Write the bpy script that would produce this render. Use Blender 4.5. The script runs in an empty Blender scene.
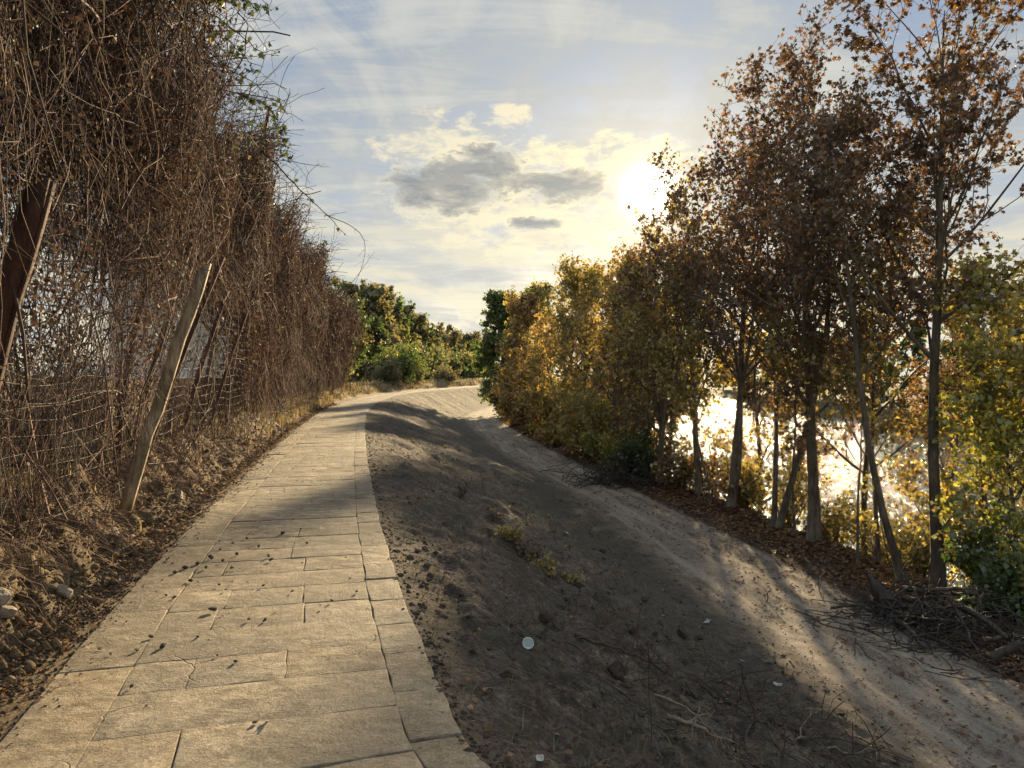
import bpy, math, random
import numpy as np
rng = np.random.default_rng(7)
random.seed(7)
C = bpy.context.scene.collection
SC = bpy.context.scene
R_ = math.radians
F = 750.0; HOR = 374.0; EYE = 1.6

# ------------------------------------------------------------------ helpers
def link(o, parent=None):
    C.objects.link(o)
    if parent is not None: o.parent = parent
    return o
def tag(o, label=None, cat=None, group=None, kind=None):
    if label: o['label'] = label
    if cat: o['category'] = cat
    if group: o['group'] = group
    if kind: o['kind'] = kind
    return o
def empty(name, loc=(0, 0, 0)):
    o = bpy.data.objects.new(name, None); o.location = loc; o.empty_display_size = .2
    return link(o)

class MB:
    """collects vertex / face arrays (tris and quads) and builds one mesh"""
    def __init__(s): s.v = []; s.f = {3: [], 4: []}; s.c = []; s.n = 0; s.uv = {3: [], 4: []}
    def add(s, V, Fc, col=None, uv=None):
        V = np.asarray(V, float).reshape(-1, 3); Fc = np.asarray(Fc, np.int64)
        k = Fc.shape[1]
        s.v.append(V); s.f[k].append(Fc + s.n); s.n += len(V)
        if col is None: col = (1, 1, 1)
        col = np.asarray(col, float)
        if col.ndim == 1: col = np.tile(col, (len(V), 1))
        s.c.append(col)
        return s
    def build(s, name, mat, parent=None, smooth=False, origin=None, colors=True):
        V = np.concatenate(s.v); Cc = np.concatenate(s.c)
        if origin is not None: V = V - np.asarray(origin)
        T = np.concatenate(s.f[3]) if s.f[3] else np.zeros((0, 3), np.int64)
        Q = np.concatenate(s.f[4]) if s.f[4] else np.zeros((0, 4), np.int64)
        me = bpy.data.meshes.new(name)
        me.vertices.add(len(V)); me.vertices.foreach_set('co', V.astype(np.float32).ravel())
        loops = np.concatenate([T.ravel(), Q.ravel()]).astype(np.int32)
        me.loops.add(len(loops)); me.loops.foreach_set('vertex_index', loops)
        st = np.concatenate([np.arange(len(T)) * 3, len(T) * 3 + np.arange(len(Q)) * 4]).astype(np.int32)
        me.polygons.add(len(st)); me.polygons.foreach_set('loop_start', st)
        if smooth: me.polygons.foreach_set('use_smooth', np.ones(len(st), bool))
        me.update(calc_edges=True); me.validate()
        if colors:
            a = me.color_attributes.new('tint', 'FLOAT_COLOR', 'POINT')
            a.data.foreach_set('color', np.concatenate([Cc, np.ones((len(Cc), 1))], 1).astype(np.float32).ravel())
        if mat is not None: me.materials.append(mat)
        o = bpy.data.objects.new(name, me)
        if origin is not None and parent is None: o.location = origin
        return link(o, parent)

def nrm(a): return a / (np.linalg.norm(a, axis=-1, keepdims=True) + 1e-9)

def tubes(mb, P, Rr, k=4, col=None, cap=True):
    """P (S,n,3) polylines, Rr (S,n) radii"""
    P = np.asarray(P, float); Rr = np.asarray(Rr, float)
    if P.ndim == 2: P = P[None]
    if Rr.ndim == 1: Rr = Rr[None]
    S, n, _ = P.shape
    if S == 0: return
    T = nrm(np.gradient(P, axis=1))
    ref = np.where(np.abs(nrm(P[:, -1:] - P[:, :1])[..., 2:3]) > .8, np.array([1., 0, 0]), np.array([0, 0, 1.]))
    U = nrm(np.cross(T, np.broadcast_to(ref, T.shape))); W = np.cross(T, U)
    a = np.arange(k) / k * 2 * np.pi
    V = P[:, :, None] + Rr[:, :, None, None] * (np.cos(a)[:, None] * U[:, :, None] + np.sin(a)[:, None] * W[:, :, None])
    idx = np.arange(S * n * k).reshape(S, n, k)
    q = np.stack([idx[:, :-1], np.roll(idx, -1, 2)[:, :-1], np.roll(idx, -1, 2)[:, 1:], idx[:, 1:]], -1).reshape(-1, 4)
    cc = None
    if col is not None:
        col = np.asarray(col, float)
        cc = np.repeat(col, n * k, 0) if col.ndim == 2 else col
    mb.add(V, q, cc)
    if cap and k == 4: mb.f[4].append(idx[:, -1].reshape(-1, 4) + mb.n - S * n * k)
    if cap and k > 4:
        base = mb.n - S * n * k
        for e in (0, -1):
            r = idx[:, e] + base
            tri = np.stack([np.broadcast_to(r[:, :1], (S, k - 2)), r[:, 1:-1], r[:, 2:]], -1).reshape(-1, 3)
            mb.f[3].append(tri)

def box(mb, c, s, rot=None, col=None, bev=0.0):
    x, y, z = np.asarray(s) / 2.
    if bev > 0:
        b = bev
        V = []
        for zz, ins in ((-z, b), (-z + b, 0), (z - b, 0), (z, b)):
            V += [(-x + ins, -y + ins, zz), (x - ins, -y + ins, zz), (x - ins, y - ins, zz), (-x + ins, y - ins, zz)]
        Fc = [(3, 2, 1, 0), (12, 13, 14, 15)]
        for r in range(3):
            for i in range(4):
                j = (i + 1) % 4; Fc.append((r * 4 + i, r * 4 + j, r * 4 + 4 + j, r * 4 + 4 + i))
    else:
        V = [(-x, -y, -z), (x, -y, -z), (x, y, -z), (-x, y, -z), (-x, -y, z), (x, -y, z), (x, y, z), (-x, y, z)]
        Fc = [(3, 2, 1, 0), (4, 5, 6, 7), (0, 1, 5, 4), (1, 2, 6, 5), (2, 3, 7, 6), (3, 0, 4, 7)]
    V = np.array(V, float)
    if rot is not None: V = V @ np.array(rot).T
    mb.add(V + np.asarray(c), Fc, col)

# vectorised value noise
def _h(ix, iy, seed):
    n = (ix.astype(np.int64) * 374761393 + iy.astype(np.int64) * 668265263 + seed * 982451653) & 0xffffffff
    n = ((n ^ (n >> 13)) * 1274126177) & 0xffffffff
    n = (n ^ (n >> 16)) & 0xffffffff
    return n / 4294967295.0
def vn(x, y, seed=0):
    x = np.asarray(x, float); y = np.asarray(y, float)
    ix = np.floor(x); iy = np.floor(y); fx = x - ix; fy = y - iy
    fx = fx * fx * fx * (fx * (fx * 6 - 15) + 10); fy = fy * fy * fy * (fy * (fy * 6 - 15) + 10)
    a = _h(ix, iy, seed); b = _h(ix + 1, iy, seed); c = _h(ix, iy + 1, seed); d = _h(ix + 1, iy + 1, seed)
    return (a + (b - a) * fx + (c - a) * fy + (a - b - c + d) * fx * fy) * 2 - 1
def fbm(x, y, octs, seed=0, sp=None):
    """octs: list of (wavelength, amplitude); fades octaves finer than sp"""
    z = 0
    for i, (w, a) in enumerate(octs):
        t = vn(x / w + i * 17.3, y / w - i * 9.1, seed + i) * a
        if sp is not None: t = t * np.clip(w / (sp * 2.2) - .5, 0, 1)
        z = z + t
    return z

# ------------------------------------------------------------------ the lie of the land
def curve(tab):
    Y = np.array([t[0] for t in tab], float); X = np.array([t[1] for t in tab], float)
    g = np.concatenate([np.arange(-14, 3, .25), 3 * np.exp(np.arange(0, 6.4, .02))])
    v = np.interp(g, Y, X)
    for _ in range(30): v[1:-1] = (v[:-2] + 2 * v[1:-1] + v[2:]) / 4
    return lambda y: np.interp(y, g, v)
edgeR = curve([(-14, 4.4), (0, .68), (3.05, -.15), (3.92, -.39), (5.56, -.83), (8.2, -1.45), (14, -2.7), (21.4, -4.2), (33.3, -6.45), (46, -8.0), (58, -8.9), (66, -8.8), (86, -6.0), (100, -3.2), (130, 3), (180, 12), (300, 26), (400, 40), (1700, 200)])
def edgeL(y):
    y = np.asarray(y, float); s = (edgeR(y + .5) - edgeR(y - .5))
    return edgeR(y) - (1.92 + .1 * np.clip((6 - y) / 3, 0, 1)) * np.sqrt(1 + s * s)
trL = curve([(-14, 8.4), (0, 5.5), (7.2, 4.1), (9.63, 3.7), (13.8, 3.25), (22.6, 2.3), (37.5, -.6), (62, -3.9), (75, -4.0), (92, -1.5), (110, 2.5), (130, 7), (180, 18), (300, 31), (400, 45), (1700, 206)])
trR = curve([(-14, 12), (0, 8.1), (9, 6.3), (13.2, 5.85), (19.5, 4.9), (28, 3.5), (40, 1.7), (62, -1.2), (75, -1.5), (92, 1.2), (110, 5.4), (130, 10), (180, 21), (300, 34), (400, 48), (1700, 210)])
crest = curve([(-14, 13.5), (0, 9.6), (9, 7.8), (13.2, 7.35), (19.5, 6.35), (28, 4.8), (40, 2.9), (62, -.1), (75, -.3), (92, 2.4), (110, 6.8), (130, 12), (180, 23), (300, 36), (400, 50), (1700, 214)])
farb = curve([(-14, 26), (0, 28), (30, 31), (61, 37), (101, 45), (220, 57), (300, 58), (400, 60), (1700, 225)])
TZ = -2.2; WZ = -4.6

def ctl(y):
    L = edgeL(y); Rr = edgeR(y); a = trL(y); b = trR(y); c = crest(y)
    w = a - Rr
    bl = L - 1.0 - .12 * np.sin(y * .9)
    xs = [bl - 400, bl - 12, bl - 1.2, bl, bl + .36, L - .26, L + .06, Rr - .01, Rr + .06, Rr + .12 * w, Rr + .5 * w, Rr + .85 * w, a, b, c, c + .8, c + 3.2, c + 9]
    zs = [.6, .6, .72, .64, .20, .015, -.008, -.009, -.03, -.16, -1.2, -2.06, TZ, TZ - .02, TZ + .1, TZ - .15, WZ + .05, WZ - 1.6]
    am = [1.5, .8, 1.2, 1.9, 2.6, .4, 0, 0, .1, 1.0, 1.6, 1.2, .2, .3, .7, .9, 1.2, .6]
    return xs, zs, am
OCT = [(2.3, .05), (.9, .045), (.36, .042), (.16, .052), (.07, .032)]
def ground(x, y):
    x = np.asarray(x, float); y = np.asarray(y, float); x, y = np.broadcast_arrays(x, y)
    xs, zs, am = ctl(y)
    z = np.full(x.shape, zs[0], float); A = np.full(x.shape, am[0], float)
    for i in range(len(xs) - 1):
        t = np.clip((x - xs[i]) / (xs[i + 1] - xs[i]), 0, 1)
        m = x >= xs[i]
        z = np.where(m, zs[i] + (zs[i + 1] - zs[i]) * t, z); A = np.where(m, am[i] + (am[i + 1] - am[i]) * t, A)
    sp = .006 * np.maximum(np.abs(y), 3)
    n = fbm(x, y, OCT, 3, sp)
    # digger marks running down the slope
    a = trL(y); r = edgeR(y); u = (x - r) / (a - r)
    win = np.clip(u / .15, 0, 1) * np.clip((1 - u) / .2, 0, 1) * (u > 0) * (u < 1)
    q = y - (x - r) * .9
    g = (np.abs(vn(q * 1.5, u * .8, 40)) - .35) * .09 * np.clip((y - 9) / 14, 0, 1) * np.clip(1.4 - sp * .6, 0, 1)
    # wheel ruts on the track
    v = (x - a) / (trR(y) - a)
    wt = (v > 0) * (v < 1)
    wob = v + .05 * np.sin(y * .5)
    ru = -.035 * (np.exp(-((wob - .27) / .09) ** 2) + np.exp(-((wob - .74) / .09) ** 2)) + .02 * np.exp(-((wob - .5) / .15) ** 2)
    return z + n * A + g * win + ru * wt
def zg(x, y): return float(ground(np.array([x]), np.array([y]))[0])
def pix(px, py, d):        # point seen at a picture position, d metres ahead
    return np.array([(px - 512) / F * d, d, EYE - (py - HOR) / F * d])
def onground(px, py):      # ground point seen at a picture position
    ds = np.geomspace(2.2, 140, 1500)
    P = np.stack([(px - 512) / F * ds, ds, EYE - (py - HOR) / F * ds], 1)
    below = P[:, 2] < ground(P[:, 0], P[:, 1])
    i = np.argmax(below) if below.any() else len(ds) - 1
    return P[i]

# ------------------------------------------------------------------ materials
def newmat(name):
    m = bpy.data.materials.new(name); m.use_nodes = True
    nt = m.node_tree; nt.nodes.clear()
    return m, nt
class N:
    def __init__(s, nt): s.nt = nt
    def n(s, t, **k):
        o = s.nt.nodes.new(t)
        for a, b in k.items():
            if a == 'inp':
                for kk, vv in b.items():
                    if isinstance(vv, bpy.types.NodeSocket): s.nt.links.new(vv, o.inputs[kk])
                    else: o.inputs[kk].default_value = vv
            else: setattr(o, a, b)
        return o
    def noise(s, vec, scale, det=6, rough=.6, dist=0.0):
        return s.n('ShaderNodeTexNoise', inp={'Vector': vec, 'Scale': scale, 'Detail': det, 'Roughness': rough, 'Distortion': dist}).outputs['Fac']
    def ramp(s, fac, stops):
        r = s.n('ShaderNodeValToRGB', inp={'Fac': fac}); el = r.color_ramp.elements
        while len(el) < len(stops): el.new(.5)
        for e, (p, c) in zip(el, stops):
            e.position = p; e.color = (*c, 1) if not np.isscalar(c) else (c, c, c, 1)
        return r.outputs['Color']
    def mix(s, fac, a, b, mode='MIX'):
        m = s.n('ShaderNodeMix', data_type='RGBA', blend_type=mode)
        for i, v in ((0, fac), (6, a), (7, b)):
            if isinstance(v, bpy.types.NodeSocket): s.nt.links.new(v, m.inputs[i])
            else: m.inputs[i].default_value = v if np.isscalar(v) else (*v, 1) if len(v) == 3 else v
        return m.outputs[2]
    def math(s, op, a, b=0.0, c=None, clamp=False):
        m = s.n('ShaderNodeMath', operation=op, use_clamp=clamp)
        for i, v in enumerate((a, b) + ((c,) if c is not None else ())):
            if isinstance(v, bpy.types.NodeSocket): s.nt.links.new(v, m.inputs[i])
            else: m.inputs[i].default_value = v
        return m.outputs[0]
    def bump(s, h, st, dist=.02, nin=None):
        b = s.n('ShaderNodeBump', inp={'Height': h, 'Strength': st, 'Distance': dist})
        if nin is not None: s.nt.links.new(nin, b.inputs['Normal'])
        return b.outputs[0]
    def out(s, sh): s.n('ShaderNodeOutputMaterial', inp={'Surface': sh})

def earth(name, cols, spots=None, scale=1.0, bump=.6, uvstripe=None, spotamt=(.55, .7), foot=None):
    m, nt = newmat(name); g = N(nt)
    co = g.n('ShaderNodeTexCoord').outputs['Object']
    big = g.noise(co, .55 * scale, 5, .62, .3); mid = g.noise(co, 4.5 * scale, 8, .68); fine = g.noise(co, 38 * scale, 6, .7)
    k = g.math('ADD', g.math('MULTIPLY', big, .45), g.math('MULTIPLY', mid, .55))
    c = g.ramp(k, [(.36, cols[0]), (.48, cols[1]), (.58, cols[2]), (.7, cols[3])])
    c = g.mix(g.ramp(fine, [(.38, 0.), (.62, 1.)]), c, g.mix(1, c, (.42, .40, .38), 'MULTIPLY'))
    c = g.mix(g.ramp(g.noise(co, 110, 3, .7), [(.55, 0.), (.68, 1.)]), c, g.mix(1, c, (1.7, 1.65, 1.6), 'MULTIPLY'))
    if spots is not None:
        sp = g.ramp(g.noise(co, 1.3 * scale, 6, .7, .5), [(spotamt[0], 0.), (spotamt[1], 1.)])
        c = g.mix(sp, c, g.mix(fine, spots, g.mix(1, spots, (.5, .5, .5), 'MULTIPLY')))
    if uvstripe is not None:
        uv = g.n('ShaderNodeUVMap').outputs[0]
        mp = g.n('ShaderNodeMapping', inp={'Vector': uv, 'Scale': (uvstripe[0], uvstripe[1], 1)}).outputs[0]
        st = g.ramp(g.noise(mp, 1.0, 5, .6, .4), [(.42, 0.), (.62, 1.)])
        c = g.mix(g.math('MULTIPLY', st, uvstripe[3]), c, g.mix(fine, uvstripe[2], g.mix(1, uvstripe[2], (.6, .58, .55), 'MULTIPLY')))
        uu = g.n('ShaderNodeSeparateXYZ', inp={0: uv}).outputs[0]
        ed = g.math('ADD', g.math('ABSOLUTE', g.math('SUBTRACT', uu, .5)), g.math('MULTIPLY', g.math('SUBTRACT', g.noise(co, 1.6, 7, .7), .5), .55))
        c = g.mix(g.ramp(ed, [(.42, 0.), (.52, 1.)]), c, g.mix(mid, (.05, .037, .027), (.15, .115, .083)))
    if foot is not None:
        sc3 = g.n('ShaderNodeSeparateXYZ', inp={0: co})
        qq = g.math('ADD', sc3.outputs[1], g.math('MULTIPLY', sc3.outputs[0], -.9))
        sv = g.n('ShaderNodeCombineXYZ', inp={0: g.math('MULTIPLY', qq, 2.4), 1: g.math('MULTIPLY', sc3.outputs[0], .35), 2: 0.0}).outputs[0]
        c = g.mix(g.math('MULTIPLY', g.ramp(g.noise(sv, 1.0, 7, .7, .3), [(.44, 0.), (.56, 1.)]), .55), c, g.mix(fine, (.05, .038, .028), (.14, .108, .08)))
        c = g.mix(g.ramp(g.noise(co, 13, 9, .78, .4), [(.42, .62), (.56, 0.)]), c, (.028, .021, .016))
        c = g.mix(g.ramp(g.noise(co, 21, 9, .8, .2), [(.58, 0.), (.66, .55)]), c, (.34, .275, .205))
        uu = g.n('ShaderNodeSeparateXYZ', inp={0: g.n('ShaderNodeUVMap').outputs[0]}).outputs[0]
        ed = g.math('ADD', uu, g.math('MULTIPLY', g.math('SUBTRACT', g.noise(co, 1.4, 7, .7), .5), .30))
        damp = g.math('ADD', uu, g.math('MULTIPLY', g.math('SUBTRACT', g.noise(co, .8, 8, .72, .5), .5), 1.1))
        c = g.mix(g.math('MULTIPLY', g.ramp(damp, [(.50, 0.), (.68, 1.), (.97, 1.), (1.1, .3)]), .72), c, g.mix(g.ramp(fine, [(.4, 0.), (.6, 1.)]), (.040, .036, .027), (.115, .10, .075)))
        c = g.mix(g.ramp(ed, [(.93, 0.), (1.0, 1.)]), c, g.mix(mid, (.12, .09, .063), foot))
    h = g.math('ADD', g.math('MULTIPLY', mid, .6), g.math('ADD', g.math('MULTIPLY', fine, .25), g.math('MULTIPLY', g.noise(co, 140, 4, .7), .12)))
    b = g.bump(h, bump, .12)
    g.out(g.n('ShaderNodeBsdfPrincipled', inp={'Base Color': c, 'Roughness': .95, 'Specular IOR Level': .15, 'Normal': b}).outputs[0])
    return m

M = {}
M['slope'] = earth('slope_soil', [(.050, .040, .031), (.165, .130, .099), (.29, .232, .176), (.48, .40, .31)], (.12, .115, .08), 1.0, 1.0, spotamt=(.5, .66), foot=(.25, .196, .14))
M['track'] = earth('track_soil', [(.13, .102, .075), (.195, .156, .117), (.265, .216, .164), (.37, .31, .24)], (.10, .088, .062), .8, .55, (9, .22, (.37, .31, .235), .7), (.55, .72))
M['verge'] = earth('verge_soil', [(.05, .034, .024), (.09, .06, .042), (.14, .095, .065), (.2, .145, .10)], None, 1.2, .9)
M['bank'] = earth('bank_soil', [(.10, .07, .04), (.22, .16, .095), (.36, .27, .165), (.52, .41, .265)], (.14, .11, .06), 2.2, 1.0)
M['field'] = earth('field_soil', [(.07, .06, .03), (.13, .10, .05), (.2, .16, .08), (.3, .25, .14)], (.07, .09, .03), .4, .8)
M['bed'] = earth('bed_soil', [(.05, .04, .03), (.09, .07, .05), (.13, .10, .07), (.18, .14, .1)], None, 1.5, .7)

def slab_mat(name, cols):
    m, nt = newmat(name); g = N(nt)
    co = g.n('ShaderNodeTexCoord').outputs['Object']
    tint = g.n('ShaderNodeVertexColor', layer_name='tint').outputs[0]
    big = g.noise(co, 1.1, 6, .65, .6); mid = g.noise(co, 7, 9, .72, .3); fine = g.noise(co, 60, 6, .75)
    k = g.math('ADD', g.math('MULTIPLY', big, .62), g.math('MULTIPLY', mid, .38))
    c = g.ramp(k, [(.36, cols[0]), (.46, cols[1]), (.55, cols[2]), (.68, cols[3])])
    c = g.mix(1, c, tint, 'MULTIPLY')
    # damp dark stains streaked across the path
    mp = g.n('ShaderNodeMapping', inp={'Vector': co, 'Scale': (1.6, 3.2, 1), 'Rotation': (0, 0, .5)}).outputs[0]
    st = g.ramp(g.noise(mp, 1.0, 8, .7, .8), [(.50, 0.), (.60, 1.)])
    c = g.mix(g.math('MULTIPLY', st, .6), c, g.mix(fine, (.07, .055, .036), (.16, .125, .08)))
    gr = g.ramp(g.noise(g.n('ShaderNodeMapping', inp={'Vector': co, 'Scale': (5, 9, 1), 'Rotation': (0, 0, .7)}).outputs[0], 1.0, 8, .75, .6), [(.46, 0.), (.60, 1.)])
    c = g.mix(g.math('MULTIPLY', gr, .4), c, (.56, .47, .33))
    sp = g.ramp(g.noise(co, 26, 5, .75), [(.62, 0.), (.70, 1.)])
    c = g.mix(g.math('MULTIPLY', sp, .6), c, (.13, .105, .075))
    pe = g.ramp(g.math('ADD', g.math('MULTIPLY', fine, .6), g.math('MULTIPLY', g.noise(co, 18, 8, .8), .4)), [(.36, .55), (.60, 1.2)])
    c = g.mix(g.math('MULTIPLY', g.ramp(g.noise(co, .55, 7, .72, .8), [(.44, 0.), (.56, 1.)]), .65), c, g.mix(fine, (.11, .09, .064), (.21, .175, .128)))
    c = g.mix(1, c, pe, 'MULTIPLY')
    h = g.math('ADD', g.math('MULTIPLY', mid, .8), g.math('MULTIPLY', fine, .35))
    cr = g.n('ShaderNodeTexVoronoi', feature='DISTANCE_TO_EDGE', inp={'Vector': g.mix(.18, co, g.n('ShaderNodeTexNoise', inp={'Vector': co, 'Scale': 3.5, 'Detail': 5}).outputs['Color'], 'ADD'), 'Scale': 1.3}).outputs['Distance']
    crk = g.math('MULTIPLY', g.ramp(cr, [(0., 1.), (.007, 0.)]), g.ramp(g.noise(co, .9, 2), [(.56, 0.), (.62, 1.)]))
    c = g.mix(g.math('MULTIPLY', crk, .5), c, (.06, .048, .035))
    h = g.math('SUBTRACT', h, g.math('MULTIPLY', crk, .5))
    g.out(g.n('ShaderNodeBsdfPrincipled', inp={'Base Color': c, 'Roughness': .86, 'Specular IOR Level': .25, 'Normal': g.bump(h, .8, .05)}).outputs[0])
    return m
M['slab'] = slab_mat('slab_stone', [(.10, .075, .048), (.19, .148, .097), (.275, .22, .147), (.39, .32, .222)])
M['edge'] = slab_mat('edging_stone', [(.12, .093, .062), (.20, .16, .11), (.27, .22, .152), (.36, .30, .212)])

def leafmat(name, trans=.58, gloss=.06):
    m, nt = newmat(name); g = N(nt)
    c = g.n('ShaderNodeVertexColor', layer_name='tint').outputs[0]
    d = g.n('ShaderNodeBsdfDiffuse', inp={'Color': c}).outputs[0]
    t = g.n('ShaderNodeBsdfTranslucent', inp={'Color': g.mix(1, c, (1.2, 1.12, .8), 'MULTIPLY')}).outputs[0]
    s = g.n('ShaderNodeMixShader', inp={0: trans, 1: d, 2: t}).outputs[0]
    gl = g.n('ShaderNodeBsdfGlossy', inp={'Color': (.8, .8, .8, 1), 'Roughness': .45}).outputs[0]
    g.out(g.n('ShaderNodeMixShader', inp={0: gloss, 1: s, 2: gl}).outputs[0])
    return m
M['leaf'] = leafmat('leaf')
M['dryleaf'] = leafmat('dry_leaf', .25, .02)
M['grass'] = leafmat('grass_blade', .4, .03)

def bark(name, a, b, sc=14, tinted=False, bm=.8):
    m, nt = newmat(name); g = N(nt)
    co = g.n('ShaderNodeTexCoord').outputs['Object']
    mp = g.n('ShaderNodeMapping', inp={'Vector': co, 'Scale': (1, 1, .22)}).outputs[0]
    f = g.noise(mp, sc, 8, .7, .6)
    c = g.ramp(f, [(.35, a), (.62, b)])
    c = g.mix(g.ramp(g.noise(co, 2.2, 5), [(.45, 0.), (.62, 1.)]), c, g.mix(1, c, (.62, .66, .55), 'MULTIPLY'))
    if tinted: c = g.mix(1, c, g.n('ShaderNodeVertexColor', layer_name='tint').outputs[0], 'MULTIPLY')
    g.out(g.n('ShaderNodeBsdfPrincipled', inp={'Base Color': c, 'Roughness': .85, 'Specular IOR Level': .3, 'Normal': g.bump(f, bm, .03)}).outputs[0])
    return m
M['bark'] = bark('bark', (.05, .038, .028), (.16, .125, .09))
M['palebark'] = bark('pale_bark', (.04, .032, .024), (.115, .092, .066))
M['stem'] = bark('vine_stem', (.105, .071, .062), (.26, .185, .155), 30, True, .3)
M['deadwood'] = bark('dead_wood', (.022, .018, .016), (.08, .064, .052), 10)
M['drywood'] = bark('dry_wood', (.09, .072, .052), (.23, .185, .135), 12)
M['paleplank'] = bark('weathered_plank', (.10, .07, .045), (.36, .28, .19), 16, False, 1.0)
M['rust'] = bark('rusty_steel', (.035, .017, .013), (.10, .045, .03), 22)

def plain(name, col, rough=.8, sc=20, var=.25, bump=.3, metal=0.0):
    m, nt = newmat(name); g = N(nt)
    co = g.n('ShaderNodeTexCoord').outputs['Object']
    f = g.noise(co, sc, 6, .65)
    c = g.mix(f, tuple(v * (1 - var) for v in col), tuple(min(v * (1 + var), 1) for v in col))
    g.out(g.n('ShaderNodeBsdfPrincipled', inp={'Base Color': c, 'Roughness': rough, 'Metallic': metal, 'Normal': g.bump(f, bump, .02)}).outputs[0])
    return m
M['wire'] = plain('galvanised_wire', (.15, .12, .10), .7, 40, .35, .1, .1)
M['stone'] = plain('field_stone', (.12, .098, .074), .9, 9, .45, .8)
M['palestone'] = plain('pale_stone', (.24, .20, .15), .9, 9, .35, .7)
M['clod'] = plain('soil_clod', (.065, .048, .034), .95, 30, .4, .8)
M['paper'] = plain('paper', (.28, .275, .26), .6, 30, .1, .2)
M['brick'] = plain('brown_board', (.27, .185, .11), .85, 12, .35, .4)
M['roofing'] = plain('roof_sheet', (.25, .22, .2), .7, 10, .3, .3)
def sheet():
    m, nt = newmat('white_sheet'); g = N(nt)
    co = g.n('ShaderNodeTexCoord').outputs['Object']
    c = g.mix(g.ramp(g.noise(co, 2.5, 6, .7), [(.4, 0.), (.75, 1.)]), (.9, .9, .88), (.66, .64, .56))
    d = g.n('ShaderNodeBsdfDiffuse', inp={'Color': c}).outputs[0]; t = g.n('ShaderNodeBsdfTranslucent', inp={'Color': c}).outputs[0]
    g.out(g.n('ShaderNodeMixShader', inp={0: .55, 1: d, 2: t}).outputs[0]); return m
M['sheet'] = sheet()
def glass():
    m, nt = newmat('clear_plastic'); g = N(nt)
    g.out(g.n('ShaderNodeBsdfPrincipled', inp={'Base Color': (.42, .50, .46, 1), 'Roughness': .3, 'Transmission Weight': .6}).outputs[0]); return m
M['plastic'] = glass()
def water():
    m, nt = newmat('river_water'); g = N(nt)
    co = g.n('ShaderNodeTexCoord').outputs['Object']
    a = g.noise(co, .9, 5, .6, .4); b = g.noise(co, 5.0, 4, .6)
    h = g.math('ADD', g.math('MULTIPLY', a, .6), g.math('MULTIPLY', b, .5))
    g.out(g.n('ShaderNodeBsdfPrincipled', inp={'Base Color': (.08, .085, .055, 1), 'Roughness': .08, 'IOR': 1.33, 'Specular IOR Level': .5, 'Normal': g.bump(h, .9, .4)}).outputs[0]); return m
M['water'] = water()

# ------------------------------------------------------------------ terrain sheets
rows = np.concatenate([np.arange(-12, 1.5, .12), 1.5 * np.exp(np.arange(0, math.log(130 / 1.5), .0052)), 132 * np.exp(np.arange(0, 2.5, .03))])
def sheet_strip(name, xa, xb, nc, mat, tpow=1.0, y1=1e9, uvsc=True):
    Y = rows[rows <= y1][:, None]; t = (np.linspace(0, 1, nc) ** tpow)[None]
    XA = xa(Y); XB = xb(Y); X = XA + (XB - XA) * t; YY = np.broadcast_to(Y, X.shape)
    Z = ground(X, YY)
    n, k = X.shape
    idx = np.arange(n * k).reshape(n, k)
    q = np.stack([idx[:-1, :-1], idx[:-1, 1:], idx[1:, 1:], idx[1:, :-1]], -1).reshape(-1, 4)
    mb = MB(); mb.add(np.stack([X, YY, Z], -1), q)
    o = mb.build(name, mat, smooth=True, colors=False)
    me = o.data; uv = me.uv_layers.new(name='UVMap')
    U = np.broadcast_to(t, X.shape).ravel(); Vv = YY.ravel()
    li = np.zeros(len(me.loops), np.int32); me.loops.foreach_get('vertex_index', li)
    uv.data.foreach_set('uv', np.stack([U[li], Vv[li]], 1).astype(np.float32).ravel())
    tag(o, kind='structure'); return o
bl = lambda y: ctl(y)[0][3]
sheet_strip('field', lambda y: bl(y) - 400, lambda y: bl(y) - 12, 24, M['field'], .35)
sheet_strip('field_edge', lambda y: bl(y) - 12, bl, 60, M['field'])
sheet_strip('earth_bank', bl, lambda y: edgeL(y) + .07, 60, M['bank'])
sheet_strip('path_bed', lambda y: edgeL(y) + .07, lambda y: edgeR(y) - .02, 12, M['bed'])
sheet_strip('slope', lambda y: edgeR(y) - .02, trL, 300, M['slope'])
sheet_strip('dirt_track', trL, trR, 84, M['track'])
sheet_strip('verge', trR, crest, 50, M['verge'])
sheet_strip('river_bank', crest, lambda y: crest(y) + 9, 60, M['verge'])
# far bank
Y = np.concatenate([np.linspace(-14, 400, 140), np.geomspace(410, 1600, 30)])[:, None]
t = np.concatenate([np.linspace(0, 8, 12), np.geomspace(10, 900, 24)])[None]
X = farb(Y) + t; YY = np.broadcast_to(Y, X.shape)
Z = WZ - .5 + 1.9 * np.clip(t / 4, 0, 1) + .25 * vn(X / 3, YY / 3, 5) + 0 * Y
idx = np.arange(X.size).reshape(X.shape)
mb = MB(); mb.add(np.stack([X, YY, Z], -1), np.stack([idx[:-1, :-1], idx[:-1, 1:], idx[1:, 1:], idx[1:, :-1]], -1).reshape(-1, 4))
tag(mb.build('far_bank', M['field'], smooth=True, colors=False), kind='structure')
mb = MB(); mb.add([(-20, -60, WZ), (1800, -60, WZ), (1800, 1650, WZ), (-20, 1650, WZ)], [(0, 1, 2, 3)])
tag(mb.build('water', M['water'], colors=False), kind='structure')

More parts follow.
